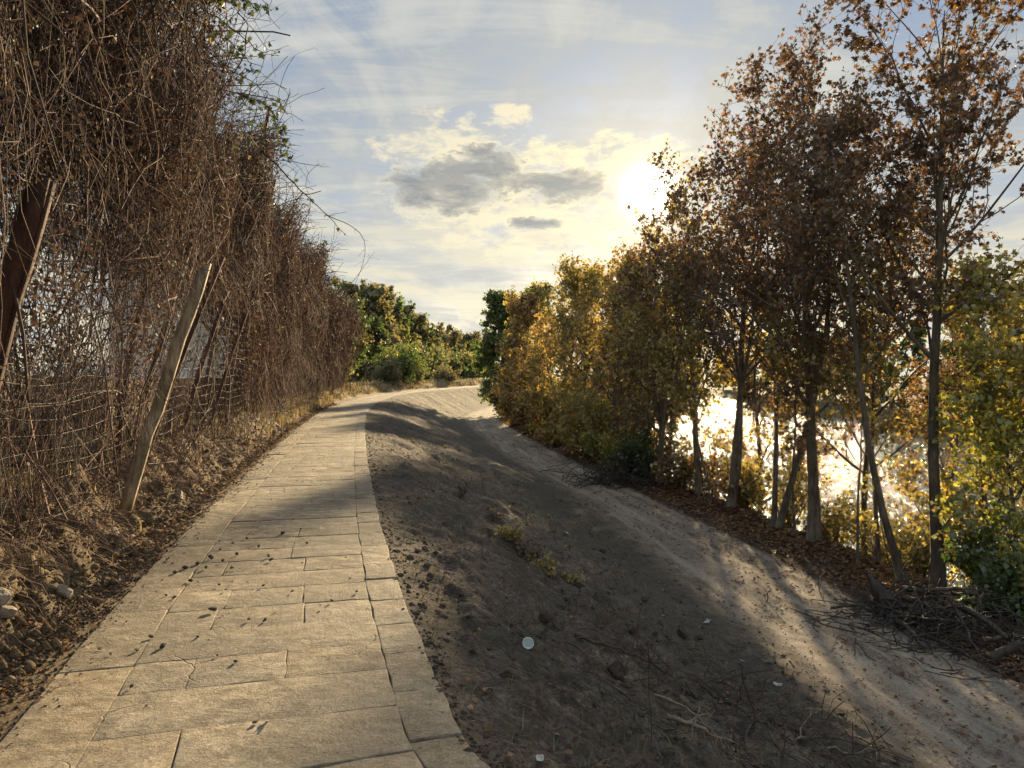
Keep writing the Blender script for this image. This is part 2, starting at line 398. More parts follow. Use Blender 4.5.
# ------------------------------------------------------------------ the slab path
ys = np.concatenate([np.arange(-11, 3, .05), 3 * np.exp(np.arange(0, 3.75, .004))])
rx = edgeR(ys); ds = np.hypot(np.diff(rx), np.diff(ys)); S = np.concatenate([[0], np.cumsum(ds)])
tx = np.gradient(rx, S); ty = np.gradient(ys, S); q = np.hypot(tx, ty); tx /= q; ty /= q
def PS(s, t):   # s along, t to the left of the right edge
    x = np.interp(s, S, rx); y = np.interp(s, S, ys); a = np.interp(s, S, tx); b = np.interp(s, S, ty)
    return np.array([x - b * t, y + a * t])
def slab(mb, s0, s1, t0, t1, zt, tilt, col, thick=.07, rag=.006):
    g = .0006
    s0 += g; s1 -= g; t0 += g; t1 -= g
    nS, nT = 3, 7 if t1 - t0 > .4 else 3
    def ring(ins, z, nz=0):
        P = []
        A = [(s0 + ins, t0 + ins + (t1 - t0 - 2 * ins) * i / nT) for i in range(nT)] + [(s0 + ins + (s1 - s0 - 2 * ins) * i / nS, t1 - ins) for i in range(nS)] \
            + [(s1 - ins, t1 - ins - (t1 - t0 - 2 * ins) * i / nT) for i in range(nT)] + [(s1 - ins - (s1 - s0 - 2 * ins) * i / nS, t0 + ins) for i in range(nS)]
        for i, (s, t) in enumerate(A):
            p = PS(s + jit[i][0], t + jit[i][1])
            P.append((p[0], p[1], zt + z + tilt[0] * (s - s0) + tilt[1] * (t - t0)))
        return P
    m = 2 * (nS + nT)
    jit = (rng.random((m, 2)) - .5) * 2 * rag
    V = ring(0, -thick) + ring(0, -.003) + ring(.003, -.001) + ring(.01, 0)
    c = PS((s0 + s1) / 2, (t0 + t1) / 2)
    V.append((c[0], c[1], zt + tilt[0] * (s1 - s0) / 2 + tilt[1] * (t1 - t0) / 2))
    Q = []
    for r in range(3):
        for i in range(m):
            j = (i + 1) % m; Q.append((r * m + i, r * m + m + i, r * m + m + j, r * m + j))
    T = [(3 * m + (i + 1) % m, 3 * m + i, 4 * m) for i in range(m)]
    n0 = mb.n
    mb.add(V, Q, col); mb.f[3].append(np.array(T) + n0)
path = MB(); edging = MB()
s = 0.0; smax = float(np.interp(124, ys, S)); prev = None
while s < smax:
    dl = random.uniform(.40, .48)
    cuts = []
    k = random.choice([1, 1, 2, 2, 1])
    if k == 1: cuts = [random.uniform(.5, .98)]
    else: cuts = [random.uniform(.38, .55), random.uniform(.85, 1.1)]
    ts = [.242] + [.242 + c * 1.07 for c in cuts] + [1.575]
    if random.random() < .12: ts = [.242, 1.575]
    for a, b in zip(ts[:-1], ts[1:]):
        v = random.gauss(1, .15); w = random.gauss(0, .03)
        slab(path, s, s + dl, a, b, random.gauss(0, .0015), (random.gauss(0, .004), random.gauss(0, .002)), (v + w, v, v - w))
    s += dl
s = 0.1
while s < smax:
    dl = random.uniform(.5, .62); v = random.gauss(1, .13)
    slab(edging, s, s + dl, 0, .24, .001 + random.gauss(0, .002), (random.gauss(0, .005), random.gauss(0, .006)), (v, v, v * .98), .12, .008)
    s += dl
s = .3
while s < smax:
    dl = random.uniform(.8, 1.3); v = random.gauss(.88, .07)
    slab(path, s, s + dl, 1.577, 1.95, random.gauss(.003, .002), (random.gauss(0, .003), random.gauss(.0, .004)), (v, v * .97, v * .92))
    s += dl
tag(path.build('footpath', M['slab']), kind='structure')
tag(edging.build('path_edging', M['edge']), kind='structure')

# ------------------------------------------------------------------ leaves and wood
PAL = {
 'rust': [(.15, .082, .036), (.11, .058, .028), (.22, .12, .045), (.11, .08, .028)],
 'dark': [(.10, .055, .032), (.075, .042, .026), (.15, .075, .035), (.08, .06, .024)],
 'olive': [(.32, .265, .07), (.24, .205, .06), (.42, .34, .085), (.25, .17, .055)],
 'dull': [(.16, .15, .065), (.12, .12, .05), (.21, .18, .075), (.14, .11, .05)],
 'gold': [(.30, .24, .065), (.22, .19, .05), (.37, .31, .08), (.19, .13, .045)],
 'orange': [(.40, .265, .075), (.29, .19, .06), (.47, .33, .09), (.23, .15, .055)],
 'yellowgreen': [(.26, .27, .05), (.17, .2, .04), (.42, .36, .06), (.12, .13, .03)],
 'green': [(.07, .12, .025), (.05, .085, .02), (.12, .16, .035), (.09, .10, .03)],
 'ivy': [(.03, .045, .018), (.045, .06, .02), (.02, .03, .014), (.06, .06, .02)],
 'darkgreen': [(.035, .055, .02), (.045, .06, .02), (.06, .07, .02), (.03, .035, .015)],
 'dead': [(.085, .056, .046), (.06, .04, .034), (.14, .10, .08), (.095, .055, .045)],
 'litter': [(.16, .085, .045), (.10, .055, .032), (.24, .14, .075), (.07, .042, .028)],
}
def pick(pal, n, pos=None, mixp=None, clump=1.3):
    a = np.array(PAL[pal]); w = rng.choice(4, n, p=[.4, .25, .2, .15]); c = a[w]
    if mixp:
        b = np.array(PAL[mixp[0]])[rng.choice(4, n, p=[.4, .25, .2, .15])]
        if pos is not None:
            k = vn(pos[:, 0] / clump + pos[:, 2] * .7, pos[:, 1] / clump + pos[:, 2] / clump, 77) * .5 + .5 + rng.normal(0, .12, n)
        else: k = rng.random(n)
        c = np.where((k < mixp[1])[:, None], b, c)
    return c * (1 + rng.normal(0, .16, (n, 1))).clip(.5, 1.6)
def leaves(mb, P, size, col, lobed=False, droop=.5, aspect=.8):
    n = len(P)
    if n == 0: return
    a = rng.normal(0, 1, (n, 3)); a[:, 2] -= droop; a = nrm(a)
    b = nrm(np.cross(a, rng.normal(0, 1, (n, 3)))); c = np.cross(a, b)
    s = (size * rng.uniform(.45, 1.5, n))[:, None]
    P = P - a * s * .5
    if lobed:
        out = [(.0, .06), (.12, .45), (.30, .26), (.55, .52), (.60, .2), (1.0, 0), (.60, -.2), (.55, -.52), (.30, -.26), (.12, -.45), (.0, -.06)]
        V = [P + .35 * a * s]
        for u, v in out: V.append(P + a * s * u + b * s * v * aspect * 1.2 + c * s * (abs(v) * .35 - .12 * u * u))
        m = len(out); V = np.stack(V, 1).reshape(-1, 3)
        f = np.array([(0, i, i + 1) for i in range(1, m)] + [(0, m, 1)])
        Fc = (np.arange(n) * (m + 1))[:, None, None] + f[None]
        mb.add(V, Fc.reshape(-1, 3), np.repeat(col, m + 1, 0))
    else:
        w = s * .5 * aspect
        V = np.stack([P, P + a * s * .45 + b * w + c * w * .4, P + a * s, P + a * s * .45 - b * w + c * w * .4], 1).reshape(-1, 3)
        k = (np.arange(n) * 4)[:, None, None]; f = np.array([(0, 1, 2), (0, 2, 3)])
        mb.add(V, (k + f[None]).reshape(-1, 3), np.repeat(col, 4, 0))

def grow(S0, D0, L, n, wander, up=0.0):
    S0 = np.asarray(S0, float).reshape(-1, 3); D = nrm(np.asarray(D0, float).reshape(-1, 3)); Nn = len(S0)
    L = np.broadcast_to(np.asarray(L, float), (Nn,)); P = [S0]; st = (L / (n - 1))[:, None]
    for i in range(n - 1):
        D = nrm(D + rng.normal(0, wander, (Nn, 3)) + np.array([0, 0, up]))
        P.append(P[-1] + D * st)
    return np.stack(P, 1)
def at(P, t):      # P (N,n,3), t (N,k) -> pos, tangent
    N_, n, _ = P.shape; f = np.clip(t * (n - 1), 0, n - 1.001); i = f.astype(int); w = (f - i)[..., None]
    r = np.arange(N_)[:, None]
    return P[r, i] * (1 - w) + P[r, i + 1] * w, nrm(P[r, i + 1] - P[r, i])
def perp(T):
    return nrm(np.cross(T, rng.normal(0, 1, T.shape)))

def make_tree(name, label, x, y, h, r, lean=(0, 0), start=.3, spread=2.2, nl=14, nb=6, nt=5, lpt=12, lsize=.12, pal='rust', mixp=None, lobed=False,
              barkm='bark', cat='tree', group=None, z=None, stems=1, up=.10, droop=.5, wob=.05, top=.35, ltwig=.55, far=False, ang=(.95, .45)):
    z0 = zg(x, y) if z is None else z
    root = empty(name, (x, y, z0)); tag(root, label, cat, group)
    wood = MB(); crown = MB()
    for sidx in range(stems):
        a0 = rng.random() * 6.28
        off = np.array([math.cos(a0), math.sin(a0), 0]) * (.18 if stems > 1 else 0)
        hh = h * (1 if sidx == 0 else rng.uniform(.7, .95))
        d = np.array([lean[0], lean[1], 1.0]) + off * (1.0 if stems > 1 else 0) * .8
        n0 = 14
        T = grow(off + np.array([0, 0, -.15]), d, (hh + .15) * math.sqrt(1 + lean[0] ** 2 + lean[1] ** 2) * .98, n0, wob, .06 if (lean[0] or lean[1]) else .03)
        rr = r * (1 if sidx == 0 else .75) * (1 - np.linspace(0, 1, n0)) ** .75 * .93 + r * .07 + .0
        rr[0] *= 1.45; rr[1] *= 1.08
        tubes(wood, T, rr[None], 8 if not far else 5)
        tl = np.sort(start + (1 - start) * rng.random(nl) ** .85)[None]
        p, tg = at(T, tl); p = p[0]; tg = tg[0]; tf = (tl[0] - start) / (1 - start)
        az = np.arange(nl) * 2.4 + rng.normal(0, .4, nl) + a0
        side = np.stack([np.cos(az), np.sin(az), 0 * az], 1)
        an = ang[0] + (ang[1] - ang[0]) * tf
        D = np.cos(an)[:, None] * tg + np.sin(an)[:, None] * side
        prof = (1 - tf) * (1 - top) + top; prof = prof * (.55 + .45 * np.clip(tf / .18, 0, 1))
        L = spread * prof * rng.uniform(.75, 1.2, nl) * (1.0 if sidx == 0 else .8)
        B1 = grow(p, D, L, 7, .11, up)
        r1 = np.interp(tl[0], np.linspace(0, 1, n0), rr) * rng.uniform(.4, .62, nl)
        tubes(wood, B1, r1[:, None] * (1 - .8 * np.linspace(0, 1, 7))[None], 5 if not far else 3)
        t2 = .2 + .8 * rng.random((nl, nb)) ** .8; t2[:, 0] = 1.0
        p2, g2 = at(B1, t2)
        D2 = nrm(g2 * .75 + perp(g2) * .75 + np.array([0, 0, .12]))
        L2 = (L[:, None] * .5 * (1.15 - .6 * t2) * rng.uniform(.7, 1.3, t2.shape)).ravel()
        B2 = grow(p2.reshape(-1, 3), D2.reshape(-1, 3), L2, 6, .16, up * .8)
        r2 = np.maximum(np.repeat(r1, nb) * .42 * (1.15 - .7 * t2.ravel()), .004)
        tubes(wood, B2, r2[:, None] * (1 - .75 * np.linspace(0, 1, 6))[None], 4 if not far else 3)
        if nt:
            t3 = .15 + .85 * rng.random((len(B2), nt)); t3[:, 0] = 1.0
            p3, g3 = at(B2, t3)
            D3 = nrm(g3 * .7 + perp(g3) * .8 + np.array([0, 0, .05]))
            L3 = ltwig * rng.uniform(.5, 1.3, t3.size)
            B3 = grow(p3.reshape(-1, 3), D3.reshape(-1, 3), L3, 4, .2, up * .5)
            if not far: tubes(wood, B3, np.full((len(B3), 4), .0042) * np.array([1.2, 1, .8, .4])[None], 3)
        else: B3 = B2
        tt = np.clip(np.round(rng.random((len(B3), lpt)) ** .7 * 2) / 2 + rng.normal(0, .03, (len(B3), lpt)), 0, 1)
        lp, _ = at(B3, tt); lp = lp.reshape(-1, 3) + rng.normal(0, lsize * .42, (lp.size // 3, 3))
        keep = rng.random(len(lp)) < .95
        lp = lp[keep]
        leaves(crown, lp, lsize, pick(pal, len(lp), lp + np.array([x, y, 0]), mixp), lobed, droop)
    wood.build('trunk', M[barkm], root, smooth=True, colors=False)
    crown.build('crown', M['leaf'], root)
    return root

def base_at(px, d, dx=0.0):
    return (px - 512) / F * d + dx, d

# the bank trees: (name, label, px, d, kwargs)
BT = [
 ('tall_tree', 'tall slender tree with open rust crown and pale straight trunk behind the brush pile', 940, 13.2, dict(h=10.3, r=.11, lean=(.015, 0), start=.32, spread=3.7, nl=22, nb=8, nt=6, lpt=13, lsize=.076, pal='dark', mixp=('rust', .5), lobed=True, barkm='palebark', wob=.03, up=.15, top=.5, ang=(.9, .45))),
 ('leaning_tree', 'thin tree leaning left just beside the tallest pale trunk', 906, 13.4, dict(h=8.6, r=.075, lean=(-.16, .05), start=.4, spread=2.9, nl=15, nb=7, nt=6, lpt=8, lsize=.078, pal='dark', mixp=('rust', .4), lobed=True, barkm='palebark', wob=.06)),
 ('broad_tree', 'dark straight tree with broad red-brown crown at the lip of the bank', 815, 16.6, dict(h=9.5, r=.14, lean=(.0, .02), start=.26, spread=4.0, nl=22, nb=8, nt=6, lpt=8, lsize=.084, pal='dark', mixp=('rust', .45), lobed=True, wob=.035, top=.5, up=.1)),
 ('forked_tree', 'twin-stemmed dark tree left of the broad red-brown tree', 772, 18.2, dict(h=9.0, r=.09, lean=(.02, 0), start=.3, spread=3.3, nl=15, nb=7, nt=6, lpt=6, lsize=.09, pal='dark', mixp=('rust', .4), stems=2, top=.5)),
 ('bank_tree', 'two-stemmed tree with rust leaves leaning right over bright water', 728, 20.5, dict(h=9.1, r=.11, lean=(.03, 0), start=.28, spread=3.6, nl=17, nb=8, nt=6, lpt=8, lsize=.096, pal='rust', mixp=('dark', .5), stems=2, top=.5)),
 ('bank_tree', 'curved brown tree between the dark bush and the rust twin tree', 700, 23, dict(h=8.8, r=.10, lean=(-.03, 0), start=.25, spread=3.5, nl=18, nb=8, nt=6, lpt=8, lsize=.11, pal='dark', mixp=('olive', .45), top=.5)),
 ('bank_tree', 'brown tree with olive crown rising from the dark bush', 656, 25.5, dict(h=7.4, r=.12, start=.18, spread=3.2, nl=18, nb=8, nt=6, lpt=9, lsize=.115, pal='olive', mixp=('rust', .5), top=.5)),
 ('bank_tree', 'thin tree with brown crown behind the dark bush under the sun', 668, 29, dict(h=7.6, r=.10, lean=(-.02, 0), start=.15, spread=3.7, nl=18, nb=8, nt=6, lpt=9, lsize=.12, pal='rust', mixp=('olive', .5), top=.5)),
 ('bank_tree', 'olive tree left of the dark bush above the yellow shrub', 606, 31, dict(h=7.3, r=.11, start=.1, spread=3.4, nl=19, nb=8, nt=6, lpt=10, lsize=.12, pal='olive', mixp=('orange', .5), top=.45)),
 ('bank_tree', 'rounded tree of mixed olive and orange leaves in the middle of the row', 580, 37, dict(h=7.8, r=.12, start=.05, spread=3.7, nl=21, nb=8, nt=6, lpt=10, lsize=.135, pal='orange', mixp=('olive', .6), top=.45)),
 ('bank_tree', 'brown tree filling the row between the rounded tree and the thin one', 622, 35, dict(h=8.0, r=.12, start=.08, spread=3.8, nl=20, nb=8, nt=6, lpt=9, lsize=.135, pal='olive', mixp=('rust', .55), top=.45)),
 ('bank_tree', 'olive and orange tree overhanging the bend of the dirt track', 556, 44, dict(h=8.9, r=.13, start=.04, spread=4.0, nl=22, nb=8, nt=6, lpt=10, lsize=.15, pal='olive', mixp=('orange', .55), top=.4)),
 ('bank_tree', 'brown-topped tree behind the rounded mixed tree', 597, 46, dict(h=7.4, r=.13, start=.05, spread=4.2, nl=20, nb=8, nt=6, lpt=9, lsize=.155, pal='rust', mixp=('olive', .6), top=.45)),
 ('bank_tree', 'orange-brown tree with leaves down to the track at the bend', 531, 50, dict(h=7.6, r=.12, start=.03, spread=3.4, nl=22, nb=8, nt=6, lpt=10, lsize=.155, pal='orange', mixp=('rust', .4), top=.4)),
 ('bank_tree', 'tall dark olive tree poking above the orange tree at the bend', 545, 57, dict(h=10.2, r=.16, start=.05, spread=4.2, nl=22, nb=8, nt=5, lpt=10, lsize=.18, pal='green', mixp=('olive', .6), top=.45)),
 ('bank_tree', 'olive tree between the tall dark olive one and the far green tree', 524, 61, dict(h=9.2, r=.14, start=.04, spread=4.0, nl=24, nb=8, nt=5, lpt=12, lsize=.185, pal='olive', mixp=('green', .4), top=.45)),
 ('green_tree', 'green leafy tree at the far end of the riverside row', 503, 70, dict(h=8.6, r=.14, start=.03, spread=4.4, nl=30, nb=9, nt=6, lpt=16, lsize=.2, pal='green', mixp=('olive', .15), top=.5)),
 ('bank_tree', 'yellow-green tree forking low at the right edge behind the brush pile', 1000, 13.0, dict(h=5.2, r=.065, lean=(.08, .05), start=.2, spread=2.3, nl=14, nb=7, nt=5, lpt=9, lsize=.09, pal='yellowgreen', mixp=('gold', .4), lobed=True, stems=2)),
 ('bank_tree', 'yellow and rust tree closing the right edge of the view', 1055, 13.5, dict(h=6.4, r=.09, start=.12, spread=2.6, nl=16, nb=7, nt=6, lpt=9, lsize=.095, pal='olive', mixp=('orange', .45), lobed=True)),
 ('bank_tree', 'rust-leaved tree standing lower on the bank between the leaning tree and broad tree', 866, 18.5, dict(h=9.6, r=.09, start=.28, spread=3.3, nl=17, nb=7, nt=6, lpt=8, lsize=.088, pal='rust', mixp=('dark', .5), top=.45, lean=(-.03, 0))),
 ('bank_tree', 'thin tree with gold lower leaves just left of the leaning tree', 880, 15.5, dict(h=6.6, r=.05, start=.15, spread=1.9, nl=15, nb=6, nt=5, lpt=7, lsize=.09, pal='gold', mixp=('rust', .5))),
 ('bank_tree', 'slim sapling with gold leaves between the broad tree and leaning tree', 850, 14.8, dict(h=4.6, r=.03, start=.2, spread=1.4, nl=11, nb=5, nt=5, lpt=6, lsize=.088, pal='gold', mixp=('olive', .5), lean=(.05, 0))),
 ('bank_tree', 'leafy olive tree low on the bank behind the rust twin tree', 762, 25, dict(h=8.0, r=.09, start=.12, spread=3.2, nl=17, nb=7, nt=6, lpt=8, lsize=.115, pal='olive', mixp=('dark', .5))),
 ('bank_tree', 'slim olive sapling left of the rust twin tree', 690, 21.5, dict(h=4.8, r=.035, start=.2, spread=1.5, nl=11, nb=6, nt=5, lpt=7, lsize=.10, pal='olive', mixp=('gold', .4))),
 ('bank_tree', 'orange sapling among the trunks right of the rust twin tree', 795, 17.2, dict(h=4.8, r=.035, start=.25, spread=1.6, nl=11, nb=6, nt=5, lpt=7, lsize=.09, pal='rust', mixp=('gold', .3))),
 ('bank_tree', 'olive tree in the second row behind the olive tree above the yellow shrub', 648, 40, dict(h=9.3, r=.11, start=.1, spread=3.8, nl=18, nb=8, nt=6, lpt=9, lsize=.145, pal='olive', mixp=('rust', .5))),
 ('bank_tree', 'reddish tree low on the bank behind the tallest pale trunk', 935, 19, dict(h=7.0, r=.07, start=.15, spread=2.6, nl=15, nb=7, nt=5, lpt=8, lsize=.105, pal='rust', mixp=('gold', .35))),
]
for nm, lb, px, d, kw in BT:
    x, y = base_at(px, d)
    x = max(x, float(crest(y)) - (.25 if d < 65 else 1.2))
    make_tree(nm, lb, x, y, group='autumn trees along the river bank', **kw)

def make_bush(name, label, x, y, h, w, nleaf, lsize, pal, mixp=None, nst=16, cat='bush', group=None, lobed=False, z=None, bm='bark', mat='leaf', open_=.6, zsc=1.0):
    z0 = zg(x, y) if z is None else z
    root = empty(name, (x, y, z0)); tag(root, label, cat, group)
    wood = MB(); crown = MB()
    az = rng.random(nst) * 6.28; sp = rng.random(nst) ** .6
    D = np.stack([np.cos(az) * sp * w / h, np.sin(az) * sp * w / h, np.full(nst, 1.)], 1)
    S0 = np.stack([np.cos(az) * sp * w * .15, np.sin(az) * sp * w * .15, np.full(nst, -.08)], 1)
    L = h * rng.uniform(.6, 1.05, nst) * (1 - .25 * sp)
    B = grow(S0, D, L, 7, .12, .02)
    rr = np.full((nst, 1), .012 + .004 * h) * (1 - .8 * np.linspace(0, 1, 7))[None]
    tubes(wood, B, rr, 4)
    t2 = .15 + .85 * rng.random((nst, 9)); p2, g2 = at(B, t2)
    D2 = nrm(g2 * .5 + perp(g2)); B2 = grow(p2.reshape(-1, 3), D2.reshape(-1, 3), w * .42 * rng.uniform(.4, 1.2, nst * 9), 5, .2, .03)
    tubes(wood, B2, np.full((len(B2), 5), .005), 3)
    k = max(1, int(nleaf / len(B2)))
    lp, _ = at(B2, rng.random((len(B2), k)) ** .7); lp = lp.reshape(-1, 3) + rng.normal(0, w * .05 + lsize * .4, (lp.size // 3, 3))
    lp = lp[lp[:, 2] > 0.02]
    leaves(crown, lp, lsize, pick(pal, len(lp), lp + np.array([x, y, 0]), mixp, .6), lobed)
    wood.build('stems', M[bm], root, colors=False); crown.build('foliage', M[mat], root)
    return root

BU = [
 ('dark leafy bush at the edge of the track under the olive tree', 632, 26.2, 1.9, .95, 3200, .11, 'darkgreen', ('green', .25)),
 ('bright yellow-green shrub beside the bend of the dirt track', 575, 31.5, 2.1, 1.2, 3000, .12, 'yellowgreen', ('gold', .4)),
 ('yellow shrub between the bend and the dark leafy bush', 600, 29, 1.6, .9, 1800, .11, 'gold', ('yellowgreen', .5)),
 ('orange-brown low shrub at the foot of the orange tree', 545, 39, 2.2, 1.4, 2600, .14, 'orange', ('olive', .5)),
 ('low rust shrub at the bend just before the green tree', 522, 47, 2.6, 1.6, 2600, .16, 'rust', ('orange', .5)),
 ('dense yellow-green bush behind the brush pile at the right edge', 1000, 11.9, 2.3, 1.1, 3400, .10, 'yellowgreen', ('green', .4)),
 ('dark green bush low at the right edge above the brush pile', 1022, 11.2, 1.3, .9, 2600, .085, 'green', ('darkgreen', .45)),
 ('gold and olive shrub between the tallest trunk and the leaning tree', 925, 14.6, 1.7, .9, 1300, .10, 'gold', ('olive', .5)),
 ('olive shrub at the base of the broad red-brown tree', 835, 17.5, 1.4, .9, 1100, .10, 'olive', ('green', .4)),
 ('brown-leaved shrub among the twin stems over the water', 745, 21, 1.8, 1.0, 1300, .11, 'rust', ('olive', .5)),
 ('rust shrub right of the dark leafy bush', 680, 24.5, 1.6, .9, 1200, .11, 'olive', ('rust', .4)),
 ('tall ochre thicket under the olive and orange tree', 560, 41, 4.4, 2.4, 9000, .14, 'orange', ('olive', .5)),
 ('tall olive thicket under the rounded mixed tree', 588, 34.5, 4.0, 2.0, 8000, .125, 'olive', ('orange', .5)),
 ('tall rust thicket at the foot of the orange-brown tree', 538, 47, 4.6, 2.6, 9000, .15, 'orange', ('rust', .5)),
 ('olive thicket behind the yellow shrub', 612, 32, 4.2, 1.9, 7000, .12, 'olive', ('gold', .3)),
 ('brown thicket behind the dark leafy bush', 650, 28, 4.0, 1.8, 5500, .115, 'olive', ('rust', .5)),
 ('dark green thicket at the foot of the far green tree', 506, 66, 5.4, 2.4, 9000, .2, 'green', ('darkgreen', .4)),
 ('ochre thicket between the far green tree and the orange-brown tree', 519, 55, 4.6, 2.4, 8000, .17, 'orange', ('olive', .4)),
 ('sparse yellow-leaved thicket over the water left of the broad tree', 785, 19.5, 3.0, 1.3, 1300, .10, 'olive', ('gold', .4)),
 ('sparse rust thicket between the curved tree and the twin tree', 712, 23.5, 2.8, 1.4, 1300, .11, 'olive', ('rust', .5)),
 ('yellowish thicket low behind the leaning tree', 900, 16, 2.6, 1.2, 1200, .095, 'gold', ('olive', .5)),
]
for lb, px, d, h, w, nl_, ls, pal, mp_ in BU:
    x, y = base_at(px, d); x = max(x, float(crest(y)) - (.5 if 'dark leafy' not in lb else .7))
    make_bush('bush', lb, x, y, h, w, nl_, ls, pal, mp_, group='bushes below the bank trees')

# far side of the river
for i in range(44):
    y = float(np.interp(i + rng.random() * .6, [0, 18, 30, 44], [20, 75, 170, 380]))
    x = float(farb(y)) + 3 + rng.random() * 8
    k = rng.integers(3)
    make_tree('far_bank_tree', ['dull olive tree on the far bank of the river', 'rusty tree on the far bank of the river', 'green tree on the far bank of the river'][k], x, y,
              h=rng.uniform(8, 11), r=.14, start=.02, spread=rng.uniform(3.4, 4.6), nl=20, nb=8, nt=0, lpt=18, lsize=.38 if y < 120 else .5, pal=['dull', 'orange', 'green'][k], mixp=('green', .4), group='trees on the far bank of the river', far=True, top=.5, z=WZ + 1.2)

# land side, far: green trees and bushes along the path
LG = [
 ('green_tree', 'small green tree just past the end of the vine fence', 372, 47, 4.6, 2.6, 'green', ('dull', .35)),
 ('green_tree', 'bright green leafy tree leaning over the bend of the path', 393, 55, 4.0, 2.7, 'green', ('yellowgreen', .22)),
 ('green_tree', 'dark green tree behind the bright green one', 352, 58, 5.6, 3.0, 'dull', ('green', .5)),
 ('green_tree', 'darker green round tree between the bright tree and the arching bush', 408, 64, 4.3, 2.2, 'darkgreen', ('green', .5)),
]
for nm, lb, px, d, h, sp_, pal, mp_ in LG:
    x, y = base_at(px, d); x = min(x, float(edgeL(y)) - 2.0)
    make_tree(nm, lb, x, y, h=h, r=.12, start=.08, spread=sp_, nl=18, nb=7, nt=5, lpt=13, lsize=.17, pal=pal, mixp=mp_, group='green trees beside the path', top=.5)
LB = [
 ('green shrub in front of the small green tree', 385, 50, 2.6, 1.6, 3000, .15, 'green', ('yellowgreen', .4)),
 ('large arching green bush at the outside of the bend', 436, 74, 4.6, 3.0, 6000, .2, 'green', ('yellowgreen', .2)),
 ('smaller olive bush right of the arching green bush', 452, 80, 3.2, 2.2, 3000, .2, 'dull', ('green', .5)),
 ('low yellowish bush at the end of the bend', 474, 92, 2.2, 2.2, 2200, .2, 'dull', ('dull', .3)),
 ('olive bush between the darker tree and the arching bush', 420, 70, 3.2, 1.9, 3000, .19, 'darkgreen', ('dull', .5)),
]
for lb, px, d, h, w, nl_, ls, pal, mp_ in LB:
    x, y = base_at(px, d); x = min(x, float(edgeL(y)) - 1.6)
    make_bush('bush', lb, x, y, h, w, nl_, ls, pal, mp_, group='bushes along the left of the path', nst=22)
# the wood behind
for i, (px, d) in enumerate([(352, 100), (366, 95), (380, 112), (395, 118), (405, 128), (418, 135), (430, 145), (442, 155), (452, 165), (462, 178), (470, 190), (478, 205), (484, 225), (410, 100), (428, 108), (446, 122), (462, 140), (474, 155)]):
    x, y = base_at(px, d); x = min(x, float(edgeL(y)) - 3)
    make_bush('thicket', 'dull olive thicket at the foot of the distant wood', x, y, rng.uniform(4.5, 7), rng.uniform(3.5, 5), 2600, .5, 'dull', ('green', .4), nst=14, group='thickets at the foot of the distant wood', cat='thicket')
k = 0
for i in range(46):
    u = rng.random(); d = 125 + 170 * u + rng.normal(0, 8)
    px = 372 + (485 - 372) * u ** .8 + rng.normal(0, 8)
    if i >= 36: px = rng.uniform(300, 375); d = rng.uniform(110, 150)
    x, y = (px - 512) / F * d, d
    x = min(x, float(edgeL(y)) - 4)
    kk = rng.integers(3)
    make_tree('wood_tree', ['olive-brown tree in the distant wood beyond the bend', 'dull green tree in the distant wood beyond the bend', 'yellowish tree in the distant wood beyond the bend'][kk], x, y,
              h=rng.uniform(9.5, 12.5), r=.2, start=.05, spread=rng.uniform(4.5, 6.5), nl=18, nb=8, nt=0, lpt=18, lsize=.6, pal=['dull', 'green', 'dull'][kk], mixp=('dull', .45), group='trees of the distant wood', far=True, top=.55)

# ------------------------------------------------------------------ the fence and its vines
def lump(y, h): return (.26 * vn(np.asarray(y) / 1.1, np.asarray(h) / 1.6, 90) + .13 * vn(np.asarray(y) / .45, np.asarray(h) / .7, 91)) * np.clip(np.asarray(h) - .6, 0, 1)
def FX(y, h): return edgeL(y) - 1.0 + 1.12 * (np.clip(h, 0, 9) / 5.2) ** 1.25
FZ = .6
def topH(y): return 4.75 + .6 * vn(np.asarray(y) / 2.2, 0 * np.asarray(y), 9) + .25 * vn(np.asarray(y) / .7, 0 * np.asarray(y), 19) + .25 * np.clip((12 - y) / 8, 0, 1) + .3 * np.clip((y - 14) / 14, 0, 1) - .9 * np.clip((y - 42) / 10, 0, 1) ** 2
fence = empty('wire_fence', (float(FX(3, 0)), 3, FZ)); tag(fence, 'tall rusty wire fence leaning over the path, buried in dry vines', 'fence')
org = np.array(fence.location)
def fpost(y, h, r, lx=0.0, ly=0.0, name='post', mat='rust'):
    mb = MB(); hs = np.linspace(-.5, h, 6)
    P = np.stack([FX(y, hs.clip(0)) - .05 + lx * hs, y + ly * hs, FZ + hs], 1)
    tubes(mb, P, np.full((1, 6), r), 6); return mb.build(name, M[mat], fence, origin=org, smooth=True, colors=False)
for y in (8.6, 11, 13.4, 16, 18.8, 21.6, 24.6, 27.8, 31.2, 34.8, 38.5): fpost(y, float(topH(y)) + rng.uniform(.15, .5), .035, 0, rng.normal(0, .02))
for y, lx, ly in ((9.2, .12, -.02), (10.1, .18, .06), (12, .1, .1), (14.4, .15, 0)): fpost(y, 2.6, .03, lx, ly, 'brace')
